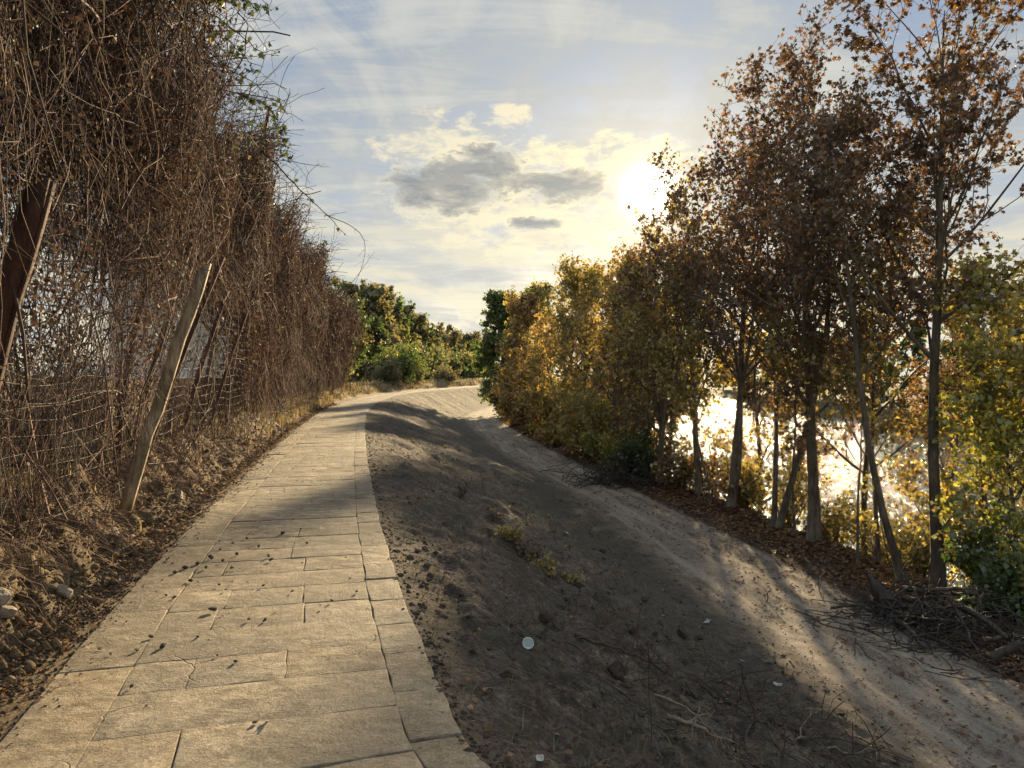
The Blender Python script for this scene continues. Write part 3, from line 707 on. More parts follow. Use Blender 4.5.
# welded mesh
wm = MB(); yy = np.linspace(3.2, 30, 120)
for h in np.arange(.05, 2.4, .15):
    sag = .03 * np.sin(yy * 2.1 + h * 5) + .02 * vn(yy * 2, yy * 0 + h, 3)
    tubes(wm, np.stack([FX(yy, h) + .02 * np.sin(yy * 3), yy, FZ + h + sag], 1), np.full((1, 120), .0028), 3)
yv = np.arange(3.2, 30, .11); hs = np.linspace(0, 2.3, 8)
P = np.stack([FX(yv[:, None], hs[None]) + .02 * np.sin(yv * 3)[:, None], np.broadcast_to(yv[:, None], (len(yv), 8)) + .01 * rng.normal(0, 1, (len(yv), 8)), np.broadcast_to(FZ + hs, (len(yv), 8))], -1)
tubes(wm, P, np.full((len(yv), 8), .0024), 3)
wm.build('wire_mesh', M['wire'], fence, origin=org, colors=False)

# near rusty angle post with its own lean
def member(name, label, a, b, w, t, mat, cat, L=False):
    a = np.array(a, float); b = np.array(b, float); ln = np.linalg.norm(b - a); zz = (b - a) / ln
    xx = nrm(np.cross(np.array([0, 1, 0.2]), zz)); yy_ = np.cross(zz, xx); Rm = np.stack([xx, yy_, zz], 1)
    mb = MB(); n = 10
    def prism(ox, oy, sx, sy):
        V = []; rg = np.random.default_rng(3)
        for i in range(n + 1):
            j = rg.normal(0, .009, 2)
            for cx, cy in ((-1, -1), (1, -1), (1, 1), (-1, 1)):
                V.append(np.array([ox + cx * sx / 2 * (1 - .12 * (i == n)), oy + cy * sy / 2, ln * i / n + (.05 * cx if i == n else 0)]) + np.array([*j, 0]))
        Fc = [(i * 4 + k, i * 4 + (k + 1) % 4, i * 4 + 4 + (k + 1) % 4, i * 4 + 4 + k) for i in range(n) for k in range(4)] + [(3, 2, 1, 0), (n * 4, n * 4 + 1, n * 4 + 2, n * 4 + 3)]
        mb.add(np.array(V) @ Rm.T, Fc)
    prism(0, 0, w, t)
    if L: prism(w / 2 + t / 2 + .001, .02, .012, .05)
    o = mb.build(name, M[mat], None, colors=False); o.location = a; tag(o, label, cat); return o
member('steel_post', 'dark rusty steel post leaning right at the left edge among vines', (-3.66, 4.72, .35), (-2.98, 4.72, 2.80), .135, .02, 'rust', 'post', True)
pb = onground(122, 498)
member('wooden_post', 'pale weathered wooden post leaning right against the wire fence', (-3.60, 6.95, .35), (-2.93, 7.15, 2.62), .105, .05, 'paleplank', 'post')

# vines
def curtain(nst, y0, y1, rad, hmin=0.0, back=(-.55, .3), name=None, lenr=(1.0, 3.6), biast=.55):
    Yv = y0 * (y1 / y0) ** rng.random(nst)
    tp = topH(Yv); h0 = hmin + (tp - hmin) * rng.random(nst) ** biast
    w = rng.uniform(back[0], back[1], nst)
    n = 10
    L = rng.uniform(lenr[0], lenr[1], nst)
    k = rng.random(nst)
    D = np.stack([rng.normal(0, .2, nst), rng.normal(0, .34, nst), -np.ones(nst)], 1)
    diag = k < .38
    D[diag] = np.stack([rng.normal(0, .3, diag.sum()), rng.normal(0, 1.3, diag.sum()), rng.normal(-.3, .8, diag.sum())], 1)
    P = grow(np.stack([FX(Yv, h0) + w, Yv, FZ + h0], 1), D, L, n, .21, -.03)
    # keep to the curtain: clamp height and pull towards the fence surface
    hh = np.clip(P[:, :, 2] - FZ, -.05, tp[:, None] + .35)
    xs = FX(P[:, :, 1], hh) + lump(P[:, :, 1], hh) + w[:, None] * (.6 + .4 * np.cos(np.linspace(0, 3, n)))[None] + (P[:, :, 0] - P[:, :1, 0]) * .45
    P = np.stack([xs, P[:, :, 1], FZ + hh + (P[:, :, 2] - FZ - hh) * .05], -1)
    low = hh.min(1) < 1.9
    lim = np.where(Yv < 9, .80, np.where(Yv < 20, .6, .25))
    dr = (low & (rng.random(nst) < lim)) | (vn(Yv * 1.1, h0 * .8, 33) + rng.normal(0, .35, nst) < -.55)
    win = ((P[:, :, 1] > 9.0) & (P[:, :, 1] < 17.5) & (hh > .25) & (hh < 2.15)).sum(1) > 1
    sky_ = (Yv < 9) & (h0 > 2.4) & (vn(Yv * 2.2, h0 * 2, 37) > .1)
    dr = dr | (win & (rng.random(nst) < .9)) | (sky_ & (rng.random(nst) < .6))
    P = P[~dr]; Yv = Yv[~dr]; nst = len(P)
    rr = rad(Yv) * rng.uniform(.5, 1.5, nst) * np.where(rng.random(nst) < .05, 2.0, 1)
    return P, rr[:, None] * np.linspace(1.15, .6, n)[None]
vm = MB()
sc_ = lambda y: .0020 + .00020 * y
P, rr = curtain(25000, 2.6, 50, sc_)
k = np.where(rng.random(len(P)) < .62, rng.uniform(.16, .55, len(P)), rng.uniform(.6, 1.5, len(P))); tn = np.stack([k, k * rng.uniform(.82, .98, len(P)), k * rng.uniform(.72, .95, len(P))], 1)
tubes(vm, P, rr, 3, tn)
P, rr = curtain(7000, 2.6, 48, lambda y: .0035 + .0003 * y, hmin=1.0, back=(-1.5, -.5))
k = rng.uniform(.2, .6, len(P)); tubes(vm, P, rr, 3, np.stack([k, k * .85, k * .8], 1))
P, rr = curtain(260, 2.8, 30, lambda y: .010 + 0 * y, back=(-.4, .25), lenr=(2, 4.5), biast=.8)
k = rng.uniform(.3, .8, len(P)); tubes(vm, P, rr, 5, np.stack([k, k * .85, k * .78], 1))
n_ = 16; P = grow(np.stack([-3.15 + rng.normal(0, .2, n_), 6.55 + rng.normal(0, .1, n_), rng.uniform(1.6, 3.3, n_)], 1), np.stack([rng.normal(-.2, .4, n_), rng.normal(0, .15, n_), -np.ones(n_)], 1), rng.uniform(.9, 2.2, n_), 12, .2, -.02)
k = rng.uniform(.4, 1.3, n_); tubes(vm, P, np.full((n_, 12), .0035), 4, np.stack([k, k * .85, k * .78], 1))
# shoots sticking out of the top
ns = 420; Yv = 3 * (42 / 3) ** rng.random(ns); tp = topH(Yv) - .2
P = grow(np.stack([FX(Yv, tp) + rng.uniform(-.2, .3, ns), Yv, FZ + tp], 1), np.stack([rng.normal(.45, .5, ns), rng.normal(.1, .6, ns), rng.uniform(.1, 1, ns)], 1), rng.uniform(.3, 1.0, ns), 7, .14, -.13)
tubes(vm, P, np.full((ns, 7), .003) + .0001 * Yv[:, None], 3, (.45, .38, .34))
tag(vm.build('dry_vine_stems', M['stem']), 'tangled curtain of dry brown vine stems hanging from the leaning wire fence', 'vines', kind='stuff')
# withered leaves in the vines
n = 120000
Yv = 2.8 * (50 / 2.8) ** rng.random(n); tp = topH(Yv); h = tp * rng.random(n) ** .55
dens = 1.5 * vn(Yv * 1.6, h * 1.3, 51) + .8 * vn(Yv * 4, h * 3, 52) + .25 * (h > 2.2) + np.clip((Yv - 12) / 12, 0, .6) - .25
ok = rng.random(n) < np.clip(.55 + dens, .04, 1)
Yv, tp, h = Yv[ok], tp[ok], h[ok]
wn = (Yv > 9.3) & (Yv < 16) & (h < 2.15) & (rng.random(len(Yv)) < .8); Yv, tp, h = Yv[~wn], tp[~wn], h[~wn]
P = np.stack([FX(Yv, h) + lump(Yv, h) + .35 - np.abs(rng.normal(0, .4, len(Yv))), Yv + rng.normal(0, .05, len(Yv)), FZ + h + rng.normal(0, .12, len(Yv))], 1)
lm = MB(); leaves(lm, P, .028 + .0013 * Yv, pick('dead', len(P)), droop=1.0)
tag(lm.build('withered_leaves', M['dryleaf']), 'withered brown leaves caught all through the vine curtain', 'leaves', kind='stuff')
# green ivy along the crest
n = 3800; Yv = 3 * (44 / 3) ** rng.random(n)
m = rng.random(n) < np.clip(.35 + vn(Yv * .8, 0 * Yv, 61) * .9, .02, 1)
Yv = Yv[m]; tp = topH(Yv); h = tp - .45 * np.abs(rng.normal(0, 1, len(Yv))) + .22
P = np.stack([FX(Yv, h) + rng.uniform(-.5, .38, len(Yv)), Yv + rng.normal(0, .1, len(Yv)), FZ + h + rng.normal(0, .06, len(Yv))], 1)
lm = MB(); leaves(lm, P, .05 + .0015 * Yv, pick('ivy', len(P), P, ('olive', .15)), droop=.8)
tag(lm.build('ivy_leaves', M['leaf']), 'small green ivy leaves along the top of the vine curtain', 'ivy', kind='stuff')

def shoot(label, pts, d, leafy, r=.006, ls=.06, d2=None):
    d2 = d2 or d
    K = np.array([pix(p[0], p[1], d + (d2 - d) * i / (len(pts) - 1)) for i, p in enumerate(pts)])
    t = np.linspace(0, 1, 18); kt = np.linspace(0, 1, len(K))
    P = np.stack([np.interp(t, kt, K[:, j]) for j in range(3)], 1)
    for _ in range(3): P[1:-1] = (P[:-2] + 2 * P[1:-1] + P[2:]) / 4
    P = P + rng.normal(0, .008, P.shape)
    root = empty('vine_shoot', tuple(P[0])); tag(root, label, 'vine', 'long shoots arching out of the vine curtain')
    w = MB(); tubes(w, P - P[0], (r * np.linspace(1.2, .35, 18))[None], 4)
    kp, kg = at(P[None] - P[0], rng.uniform(.2, .95, (1, 7)))
    tw = grow(kp[0], nrm(kg[0] * .6 + perp(kg[0])), rng.uniform(.08, .3, 7), 4, .2, 0)
    tubes(w, tw, np.full((7, 4), r * .35), 3)
    w.build('stem', M['deadwood'], root, colors=False)
    if leafy:
        q, _ = at(P[None] - P[0], rng.random((1, leafy)))
        q = q[0] + rng.normal(0, .035, (leafy, 3)); q[:, 2] -= .02
        lm = MB(); leaves(lm, q, ls, pick('ivy', leafy), True, 1.2); lm.build('leaves', M['leaf'], root)
shoot('leafy green shoot reaching right at the very top of the fence', [(170, 2), (215, -2), (245, 2), (275, 14)], 7.2, 90, .008)
shoot('thin leafy shoot curving down just under the top one', [(200, 8), (235, 30), (262, 55), (283, 52)], 7.6, 26)
shoot('short shoot hanging with a clump of leaves beside the sky', [(195, 20), (228, 42), (250, 60), (256, 75)], 7.8, 40)
shoot('long thin shoot with few leaves reaching right at mid crest', [(205, 60), (240, 75), (270, 95), (288, 104)], 9, 12)
shoot('leafy shoot arching over and down below the bare ones', [(240, 95), (268, 105), (284, 130), (289, 160)], 9.5, 95)
shoot('bare straight twig pointing right above the first post tips', [(270, 160), (298, 163), (330, 168)], 11, 0, .006)
shoot('long dark shoot sloping down to the right past the post tips', [(262, 150), (300, 190), (325, 212), (347, 236)], 12, 10, .010)
shoot('angular bare twig hanging in the open sky at the end of the fence', [(325, 215), (350, 225), (366, 238), (365, 262), (352, 292)], 17, 0, .008)
shoot('fine forked bare twig below the angular one', [(340, 300), (358, 275), (375, 252)], 19, 0, .007)
shoot('long pale vine falling in front of the curtain', [(155, 30), (160, 110), (155, 200), (140, 260)], 6.6, 0, .006)
shoot('dark vine arching across the curtain to the fence foot', [(130, 170), (190, 210), (240, 270), (262, 340)], 8.2, 0, .006)

# withies and brush standing on the bank in front of the fence
wb = MB(); ns = 900; Yv = 3.4 * (60 / 3.4) ** rng.random(ns)
x0 = edgeL(Yv) - .95 + rng.uniform(-.4, .45, ns)
P = grow(np.stack([x0, Yv, ground(x0, Yv) - .05], 1), np.stack([rng.normal(.05, .35, ns), rng.normal(0, .4, ns), np.ones(ns)], 1), rng.uniform(.3, 1.6, ns), 6, .14, .02)
k = rng.uniform(.3, 1.1, ns); tubes(wb, P, (.0025 + .00015 * Yv)[:, None] * np.linspace(1.2, .5, 6)[None], 3, np.stack([k, k * .88, k * .75], 1))
tag(wb.build('dry_undergrowth', M['stem']), 'dry weed stalks sprouting along the top of the earth bank', 'undergrowth', kind='stuff')

def blades(name, label, Yv, X, L, col, width=.005, lean=.5, mat='grass', cat='grass'):
    n = len(Yv); Z = ground(X, Yv)
    a = rng.random(n) * 6.28; b = np.stack([np.cos(a), np.sin(a), 0 * a], 1)
    c = np.stack([np.cos(a + 1.6), np.sin(a + 1.6), 0 * a], 1) * rng.uniform(0, lean, n)[:, None]
    o = np.stack([X, Yv, Z - .01], 1); up = np.array([0, 0, 1.]); Lc = L[:, None]; W = np.broadcast_to(width, (n,))[:, None]
    p1 = o + (up * .6 + c * .35) * Lc; p2 = o + (up * .85 + c * 1.1) * Lc
    V = np.stack([o - b * W, o + b * W, p1 + b * W * .7, p1 - b * W * .7, p2], 1).reshape(-1, 3)
    k = np.arange(n)[:, None] * 5
    mb = MB(); mb.add(V, k + np.array([[0, 1, 2, 3]]), np.repeat(col, 5, 0)); mb.f[3].append(k + np.array([[3, 2, 4]]))
    return tag(mb.build(name, M[mat]), label, cat, kind='stuff')
STRAW = np.array([(.34, .27, .15), (.24, .18, .10), (.42, .34, .2), (.16, .15, .06)])
n = 26000; Yv = 3.0 * (110 / 3.0) ** rng.random(n); X = edgeL(Yv) - rng.uniform(.35, 1.6, n)
kp = rng.random(n) < np.where(X > edgeL(Yv) - 1.0, .03, .4) + np.clip((Yv - 16) / 14, 0, .7); Yv, X = Yv[kp], X[kp]; n = len(Yv)
keep = vn(X * 2, Yv * 2, 71) + rng.normal(0, .3, n) > -.05; Yv, X = Yv[keep], X[keep]
blades('dry_grass', 'dry straw-coloured grass on top of the earth bank left of the path', Yv, X, rng.uniform(.05, .2, len(Yv)) * (1 + np.clip(Yv / 25, 0, 1.8)), STRAW[rng.integers(0, 4, len(Yv))] * rng.uniform(.6, 1.1, (len(Yv), 1)), .0022 + .00028 * Yv, 1.0)
# sparse grass and straw on the slope
n = 9000; Yv = 3.0 * (60 / 3.0) ** rng.random(n); u = rng.random(n); X = edgeR(Yv) + .1 + (trL(Yv) - edgeR(Yv)) * u
keep = (vn(X * 1.1, Yv * .8, 72) + rng.normal(0, .25, n) > .35); Yv, X = Yv[keep], X[keep]
cc = np.array([(.09, .10, .04), (.2, .165, .10), (.13, .12, .06)])[rng.integers(0, 3, len(Yv))]
blades('slope_grass', 'sparse short grass and straw on the dug slope', Yv, X, rng.uniform(.03, .12, len(Yv)), cc, .0018 + .0003 * Yv, 1.4)

# ------------------------------------------------------------------ white shed behind the fence
sh = empty('white_shed', (-7.3, 17, .5)); tag(sh, 'white sheet-walled shed with brown board base glimpsed through the fence', 'shed')
wl = MB(); y = 12.0
xw = lambda y: -6.45 - .175 * (y - 12)
for i in range(100):
    ya, yb = 12 + i * .14, 12 + (i + 1) * .14
    V = []
    for (yy_, o_) in ((ya, 0), (ya + .07, .03), (yb, 0)): V += [(xw(yy_) + o_, yy_, 1.5), (xw(yy_) + o_, yy_, 3.7)]
    wl.add(V, [(0, 2, 3, 1), (2, 4, 5, 3)])
wl.build('wall', M['sheet'], sh, origin=np.array(sh.location), colors=False)
bb = MB()
for i in range(88):
    ya = 12 + i * .158
    box(bb, (xw(ya) - .02, ya, 1.0), (.03, .14, 1.04), col=(1, 1, 1), bev=.004)
bb.build('board_base', M['brick'], sh, origin=np.array(sh.location), colors=False)
rf = MB(); V = []
rf.add([(xw(11.8) + .15, 11.8, 3.72), (xw(26.2) + .15, 26.2, 3.72), (xw(26.2) - 3, 26.2, 4.4), (xw(11.8) - 3, 11.8, 4.4), (xw(11.8) + .15, 11.8, 3.78), (xw(26.2) + .15, 26.2, 3.78), (xw(26.2) - 3, 26.2, 4.46), (xw(11.8) - 3, 11.8, 4.46)],
       [(0, 1, 2, 3), (7, 6, 5, 4), (0, 4, 5, 1), (1, 5, 6, 2), (2, 6, 7, 3), (3, 7, 4, 0)])
rf.build('roof', M['sheet'], sh, origin=np.array(sh.location), colors=False)
# trees behind the fence
for lb, x, y, h, w in [('bare brown bramble behind the wire mesh by the rusty post', -5.0, 5.6, 2.0, 1.0), ('grey-brown bramble behind the fence just left of the leaning wooden post', -5.2, 8.0, 2.2, 1.2), ('low bramble in front of the white shed', -6.0, 10.6, 1.3, 1.0), ('tall bramble at the left edge behind the fence', -5.9, 6.6, 2.8, 1.3)]:
    make_bush('bramble', lb, x, y, h, w, 1500, .05, 'dead', ('dull', .2), nst=30, group='brambles behind the fence', mat='dryleaf', bm='drywood')
for i, (x, y, h, lb) in enumerate([(-11, 9, 7, 'bare brown tree right behind the near vine curtain'), (-9.5, 26, 6.5, 'brown leafless tree behind the shed'), (-13, 17, 7, 'thin brown tree at the back of the shed')]):
    make_tree('brown_tree', lb, x, y, h=h, r=.12, start=.1, spread=3, nl=16, nb=7, nt=5, lpt=3, lsize=.1, pal='dead', group='brown trees behind the vine fence', z=.5)

# ------------------------------------------------------------------ stones, clods, litter, sticks
def rockmesh(seed, flat=.7, sub=2):
    import bmesh
    bm = bmesh.new(); bmesh.ops.create_icosphere(bm, subdivisions=sub, radius=1)
    rg = np.random.default_rng(seed); V = np.array([v.co[:] for v in bm.verts])
    for _ in range(18):
        d = nrm(rg.normal(0, 1, 3)); c = rg.uniform(.45, .8); k = V @ d
        V = np.where((k > c)[:, None], V - (k - c)[:, None] * d, V)
    V += rg.normal(0, .02, V.shape); V *= np.array([1, rg.uniform(.6, .95), flat * rg.uniform(.7, 1.1)])
    for v, c in zip(bm.verts, V): v.co = c
    me = bpy.data.meshes.new('rock'); bm.to_mesh(me); bm.free(); return me
def rocks(name, label, cat, group, pts, mat, meshes, sink=.25):
    for i, (x, y, s) in enumerate(pts):
        o = bpy.data.objects.new(name, meshes[i % len(meshes)]); o.location = (x, y, zg(x, y) + s * (.5 - sink)) if name != 'soil_clod' else (x, y, .008 + s * .3)
        o.rotation_euler = (rng.normal(0, .3), rng.normal(0, .3), rng.random() * 6.28); o.scale = (s, s, s); link(o); tag(o, label, cat, group)
def meshes_for(mat, seeds, **k):
    r = []
    for s_ in seeds:
        me = rockmesh(s_, **k); me.materials.append(M[mat]); r.append(me)
    return r
mc = meshes_for('clod', range(5), sub=1); ms = meshes_for('slope', range(10, 16)); mp = meshes_for('palestone', range(20, 23))
cl = [(212, 613, .045), (248, 622, .025), (264, 623, .025), (161, 650, .035), (234, 665, .02), (225, 592, .02), (231, 570, .03), (262, 588, .02), (270, 562, .03), (282, 535, .035), (306, 545, .03), (196, 640, .02),
      (268, 558, .035), (356, 594, .022), (331, 603, .02), (291, 594, .02), (218, 587, .02), (205, 570, .035), (197, 566, .04), (185, 570, .04), (210, 560, .04), (232, 545, .025), (246, 540, .025), (258, 548, .025), (174, 575, .03), (130, 690, .02), (254, 727, .02), (300, 530, .02), (236, 556, .03), (190, 583, .03), (222, 563, .03), (173, 600, .025), (150, 640, .025)]
pts = []
for px, py, s_ in cl:
    p = pix(px, py, EYE * F / (py - HOR)); pts.append((p[0], p[1], s_))
for i in range(26):
    y = 3.4 * (18 / 3.4) ** rng.random(); x = float(edgeL(y)) + .05 + 1.4 * rng.random() ** 2.5; pts.append((x, y, rng.uniform(.006, .02)))
rocks('soil_clod', 'small dark clod of soil lying on the stone path', 'clod', 'soil clods scattered on the path', pts, 'clod', mc)
big = [(604, 606, .22, 'rounded grey boulder half buried low on the slope', 'stone'), (618, 676, .13, 'angular stone sticking out of the middle of the slope', 'stone'), (578, 588, .14, 'grey stone left of the rounded boulder', 'stone'),
       (684, 637, .12, 'grey stone at the foot of the slope beside the track', 'stone'), (634, 634, .10, 'flat stone right of the rounded boulder', 'stone'), (700, 640, .10, 'small grey stone by the track edge', 'stone'),
       (178, 497, .12, 'pale squarish stone stuck in the earth bank', 'palestone'), (545, 620, .09, 'smaller stone left of the angular one', 'stone'), (505, 680, .07, 'fist-sized stone near the middle of the slope', 'stone')]
for i, (px, py, s_, lb, m) in enumerate(big):
    p = onground(px, py); me = rockmesh(40 + i, .75, 3); me.materials.append(M['slope' if m == 'stone' else m])
    o = bpy.data.objects.new('boulder' if s_ > .15 else 'stone', me); o.location = (p[0], p[1], p[2] + s_ * .15); o.scale = (s_,) * 3; o.rotation_euler = (rng.normal(0, .25), rng.normal(0, .25), rng.random() * 6); link(o); tag(o, lb, 'stone')
pts = []
while len(pts) < 120:
    y = 3.6 * (30 / 3.6) ** rng.random(); u = rng.beta(3, 1.6) * .98; x = float(edgeR(y) + .1 + (trL(y) - edgeR(y)) * u)
    if u > .45 or rng.random() < .35: pts.append((x, y, float(rng.choice([.03, .04, .05, .07, .09], p=[.3, .3, .2, .13, .07]))))
pb_ = []
while len(pb_) < 34:
    y = 4 * (22 / 4) ** rng.random(); pb_.append((float(edgeL(y)) - rng.uniform(.3, .85), y, float(rng.choice([.03, .045, .07, .1], p=[.4, .3, .2, .1]))))
rocks('bank_stone', 'pale stone sticking out of the cut earth bank', 'stone', 'pale stones in the earth bank', pb_, 'bank', meshes_for('palestone', range(30, 35)))
rocks('slope_stone', 'small earthy stone in the loose soil of the slope', 'stone', 'small stones in the slope', pts, 'stone', ms)

def crumbs(name, label, X, Y_, s, mat, col=(1, 1, 1)):
    n = len(X); Z = ground(X, Y_)
    base = nrm(np.array([(1, 0, 0), (-1, 0, 0), (0, 1, 0), (0, -1, 0), (0, 0, 1), (0, 0, -1.)]))
    f = np.array([(0, 2, 4), (2, 1, 4), (1, 3, 4), (3, 0, 4), (2, 0, 5), (1, 2, 5), (3, 1, 5), (0, 3, 5)])
    V = np.stack([X, Y_, Z + s * .3], 1)[:, None] + base[None] * (s[:, None, None] * rng.uniform(.5, 1.2, (n, 6, 3)))
    mb = MB(); mb.add(V, ((np.arange(n) * 6)[:, None, None] + f[None]).reshape(-1, 3), np.repeat(np.ones((n, 3)) * rng.uniform(.6, 1.3, (n, 1)), 6, 0))
    return tag(mb.build(name, M[mat], colors=False), label, 'soil', kind='stuff')
n = 26000; Yv = 2.9 * (45 / 2.9) ** rng.random(n); u = rng.random(n); X = edgeR(Yv) + .05 + (trL(Yv) - edgeR(Yv) + .15) * u
cr = vn(X * 1.3, Yv * 1.3, 81) + rng.normal(0, .4, n) > -.1; X, Yv = X[cr], Yv[cr]
crumbs('loose_soil', 'loose crumbs of soil all over the dug slope', X, Yv, rng.uniform(.003, .010, len(X)) * (1 + (rng.random(len(X)) < .05) * 2), 'slope')
n = 7000; Yv = 3.0 * (40 / 3.0) ** rng.random(n); X = edgeL(Yv) - .20 + rng.normal(0, .15, n)
crumbs('path_side_crumbs', 'dark crumbs of soil along the foot of the earth bank', X, Yv, rng.uniform(.004, .016, n), 'bed')
n = 9000; Yv = 3.0 * (40 / 3.0) ** rng.random(n); X = edgeL(Yv) - rng.uniform(.1, 1.1, n)
crumbs('bank_crumbs', 'crumbling lumps of dry earth on the face of the bank', X, Yv, rng.uniform(.006, .022, n) * (1 + (rng.random(n) < .08) * 1.5), 'bank')
ns = 1500; Yv = 3.0 * (45 / 3.0) ** rng.random(ns); X = edgeL(Yv) - rng.uniform(.55, 1.1, ns)
P = grow(np.stack([X, Yv, ground(X, Yv) + .03], 1), np.stack([rng.uniform(.1, 1, ns), rng.normal(0, .5, ns), rng.uniform(-.6, .3, ns)], 1), rng.uniform(.15, .55, ns), 6, .2, -.16)
P[:, :, 2] = np.maximum(P[:, :, 2], ground(P[:, :, 0], P[:, :, 1]) + .004)
k = rng.uniform(.4, 1.3, ns); rb = MB(); tubes(rb, P, (.002 + .00012 * Yv)[:, None] * np.linspace(1.2, .5, 6)[None], 3, np.stack([k, k * .86, k * .72], 1))
tag(rb.build('bank_roots', M['stem']), 'torn roots hanging over the face of the earth bank', 'roots', kind='stuff')
n = 2600; Yv = 3.0 * (40 / 3.0) ** rng.random(n); X = trL(Yv) + (trR(Yv) - trL(Yv)) * rng.random(n)
crumbs('track_gravel', 'fine gravel scattered on the dirt track', X, Yv, rng.uniform(.005, .016, n), 'track')

def litter(name, label, X, Yv, size, pal, mixp=None):
    n = len(X); P = np.stack([X, Yv, ground(X, Yv) + size * .25], 1)
    a = rng.random(n) * 6.28; A = np.stack([np.cos(a), np.sin(a), rng.normal(0, .25, n)], 1); B = np.stack([-np.sin(a), np.cos(a), rng.normal(0, .25, n)], 1); Cn = np.cross(A, B)
    s = (size * rng.uniform(.6, 1.3, n))[:, None]; w = s * .42
    V = np.stack([P, P + A * s * .3 + B * w + Cn * w * .5, P + A * s * .75 + B * w * .7 + Cn * w * .6, P + A * s + Cn * w * .3, P + A * s * .75 - B * w * .7 + Cn * w * .5, P + A * s * .3 - B * w + Cn * w * .6], 1).reshape(-1, 3)
    f = np.array([(0, 1, 2), (0, 2, 3), (0, 3, 4), (0, 4, 5)])
    mb = MB(); mb.add(V, ((np.arange(n) * 6)[:, None, None] + f[None]).reshape(-1, 3), np.repeat(pick(pal, n, P, mixp), 6, 0))
    return tag(mb.build(name, M['dryleaf']), label, 'leaves', kind='stuff')
n = 26000; Yv = 5.5 * (60 / 5.5) ** rng.random(n); w = crest(Yv) - trR(Yv); X = trR(Yv) - .15 + (w + .9) * rng.beta(2, 1.4, n)
litter('leaf_litter', 'rust-brown fallen leaves carpeting the verge under the trees', X, Yv, .055 + .0012 * Yv, 'litter', ('rust', .35))
n = 1500; Yv = 5 * (45 / 5) ** rng.random(n); X = trL(Yv) + (trR(Yv) - trL(Yv)) * rng.random(n) ** .6
litter('track_leaves', 'fallen leaves scattered over the dirt track', X, Yv, .05 + .001 * Yv, 'litter', ('gold', .12))
n = 5200; Yv = 3 * (40 / 3) ** rng.random(n); X = edgeL(Yv) - .25 + rng.normal(0, .15, n)
litter('path_side_leaves', 'dark leaf crumbs in the groove along the left edge of the path', X, Yv, .022 + .001 * Yv, 'litter', ('dead', .4))
n = 900; Yv = 3 * (30 / 3) ** rng.random(n); X = edgeR(Yv) + (trL(Yv) - edgeR(Yv)) * rng.random(n)
litter('slope_leaves', 'a few brown leaves lying on the dug slope', X, Yv, .03 + .001 * Yv, 'litter')

def branch(label, pts, r, mat='deadwood', twigs=3, name='fallen_branch', cat='branch', group=None, lift=.02, k=6):
    """pts: list of (x,y,z) world"""
    K = np.array(pts, float); t = np.linspace(0, 1, 12); kt = np.linspace(0, 1, len(K))
    P = np.stack([np.interp(t, kt, K[:, j]) for j in range(3)], 1)
    for _ in range(2): P[1:-1] = (P[:-2] + 2 * P[1:-1] + P[2:]) / 4
    ln = np.linalg.norm(P[-1] - P[0]); P = P + rng.normal(0, ln * .008, P.shape)
    root = empty(name, tuple(P[0])); tag(root, label, cat, group)
    w = MB(); tubes(w, P - P[0], (r * np.linspace(1.1, .45, 12) * rng.uniform(.9, 1.1, 12))[None], k)
    w.build('stem', M[mat], root, smooth=True, colors=False)
    if twigs:
        kp, kg = at((P - P[0])[None], rng.uniform(.25, .95, (1, twigs)))
        D = nrm(kg[0] * .8 + perp(kg[0]) * .8); D[:, 2] = np.abs(D[:, 2]) * .6
        tw = grow(kp[0], D, rng.uniform(.12, .4, twigs) * min(1, ln), 5, .2, 0)
        for q_ in range(twigs):
            tm = MB(); tubes(tm, tw[q_], (r * .4) * np.linspace(1.1, .4, 5)[None], 4)
            tm.build('twig', M[mat], root, smooth=True, colors=False)
    return root
def gp(px, py, l=.02):
    p = onground(px, py); return (p[0], p[1], zg(p[0], p[1]) + l)
SB = [('long dark branch lying down the middle of the slope', [(575, 641), (625, 655), (668, 678)], .016, 'deadwood', 4),
      ('pale stick lying beside the track foot of the slope', [(668, 722), (700, 735), (742, 752)], .016, 'drywood', 4),
      ('second pale stick crossing the twiggy heap by the track', [(790, 755), (806, 730), (818, 712)], .010, 'drywood', 2),
      ('dark curved stick in the twiggy heap', [(740, 760), (760, 725), (755, 700)], .012, 'deadwood', 4),
      ('thin stick pointing up the slope near the angular stone', [(655, 700), (690, 715), (720, 745)], .010, 'drywood', 3),
      ('thin twig lying left of the weed clump', [(505, 540), (540, 560)], .010, 'deadwood', 2),
      ('bent brown stick on the slope above the twiggy heap', [(700, 690), (735, 712), (790, 722)], .012, 'deadwood', 4),
      ('short pale stick right of the twiggy heap', [(806, 714), (832, 716)], .010, 'drywood', 0),
      ('long thin twig at the bottom of the slope', [(800, 742), (850, 762), (890, 770)], .012, 'drywood', 4)]
for lb, pp, r, m, tw in SB: branch(lb, [gp(a, b, .03) for a, b in pp], r, m, tw, group='fallen branches on the slope')
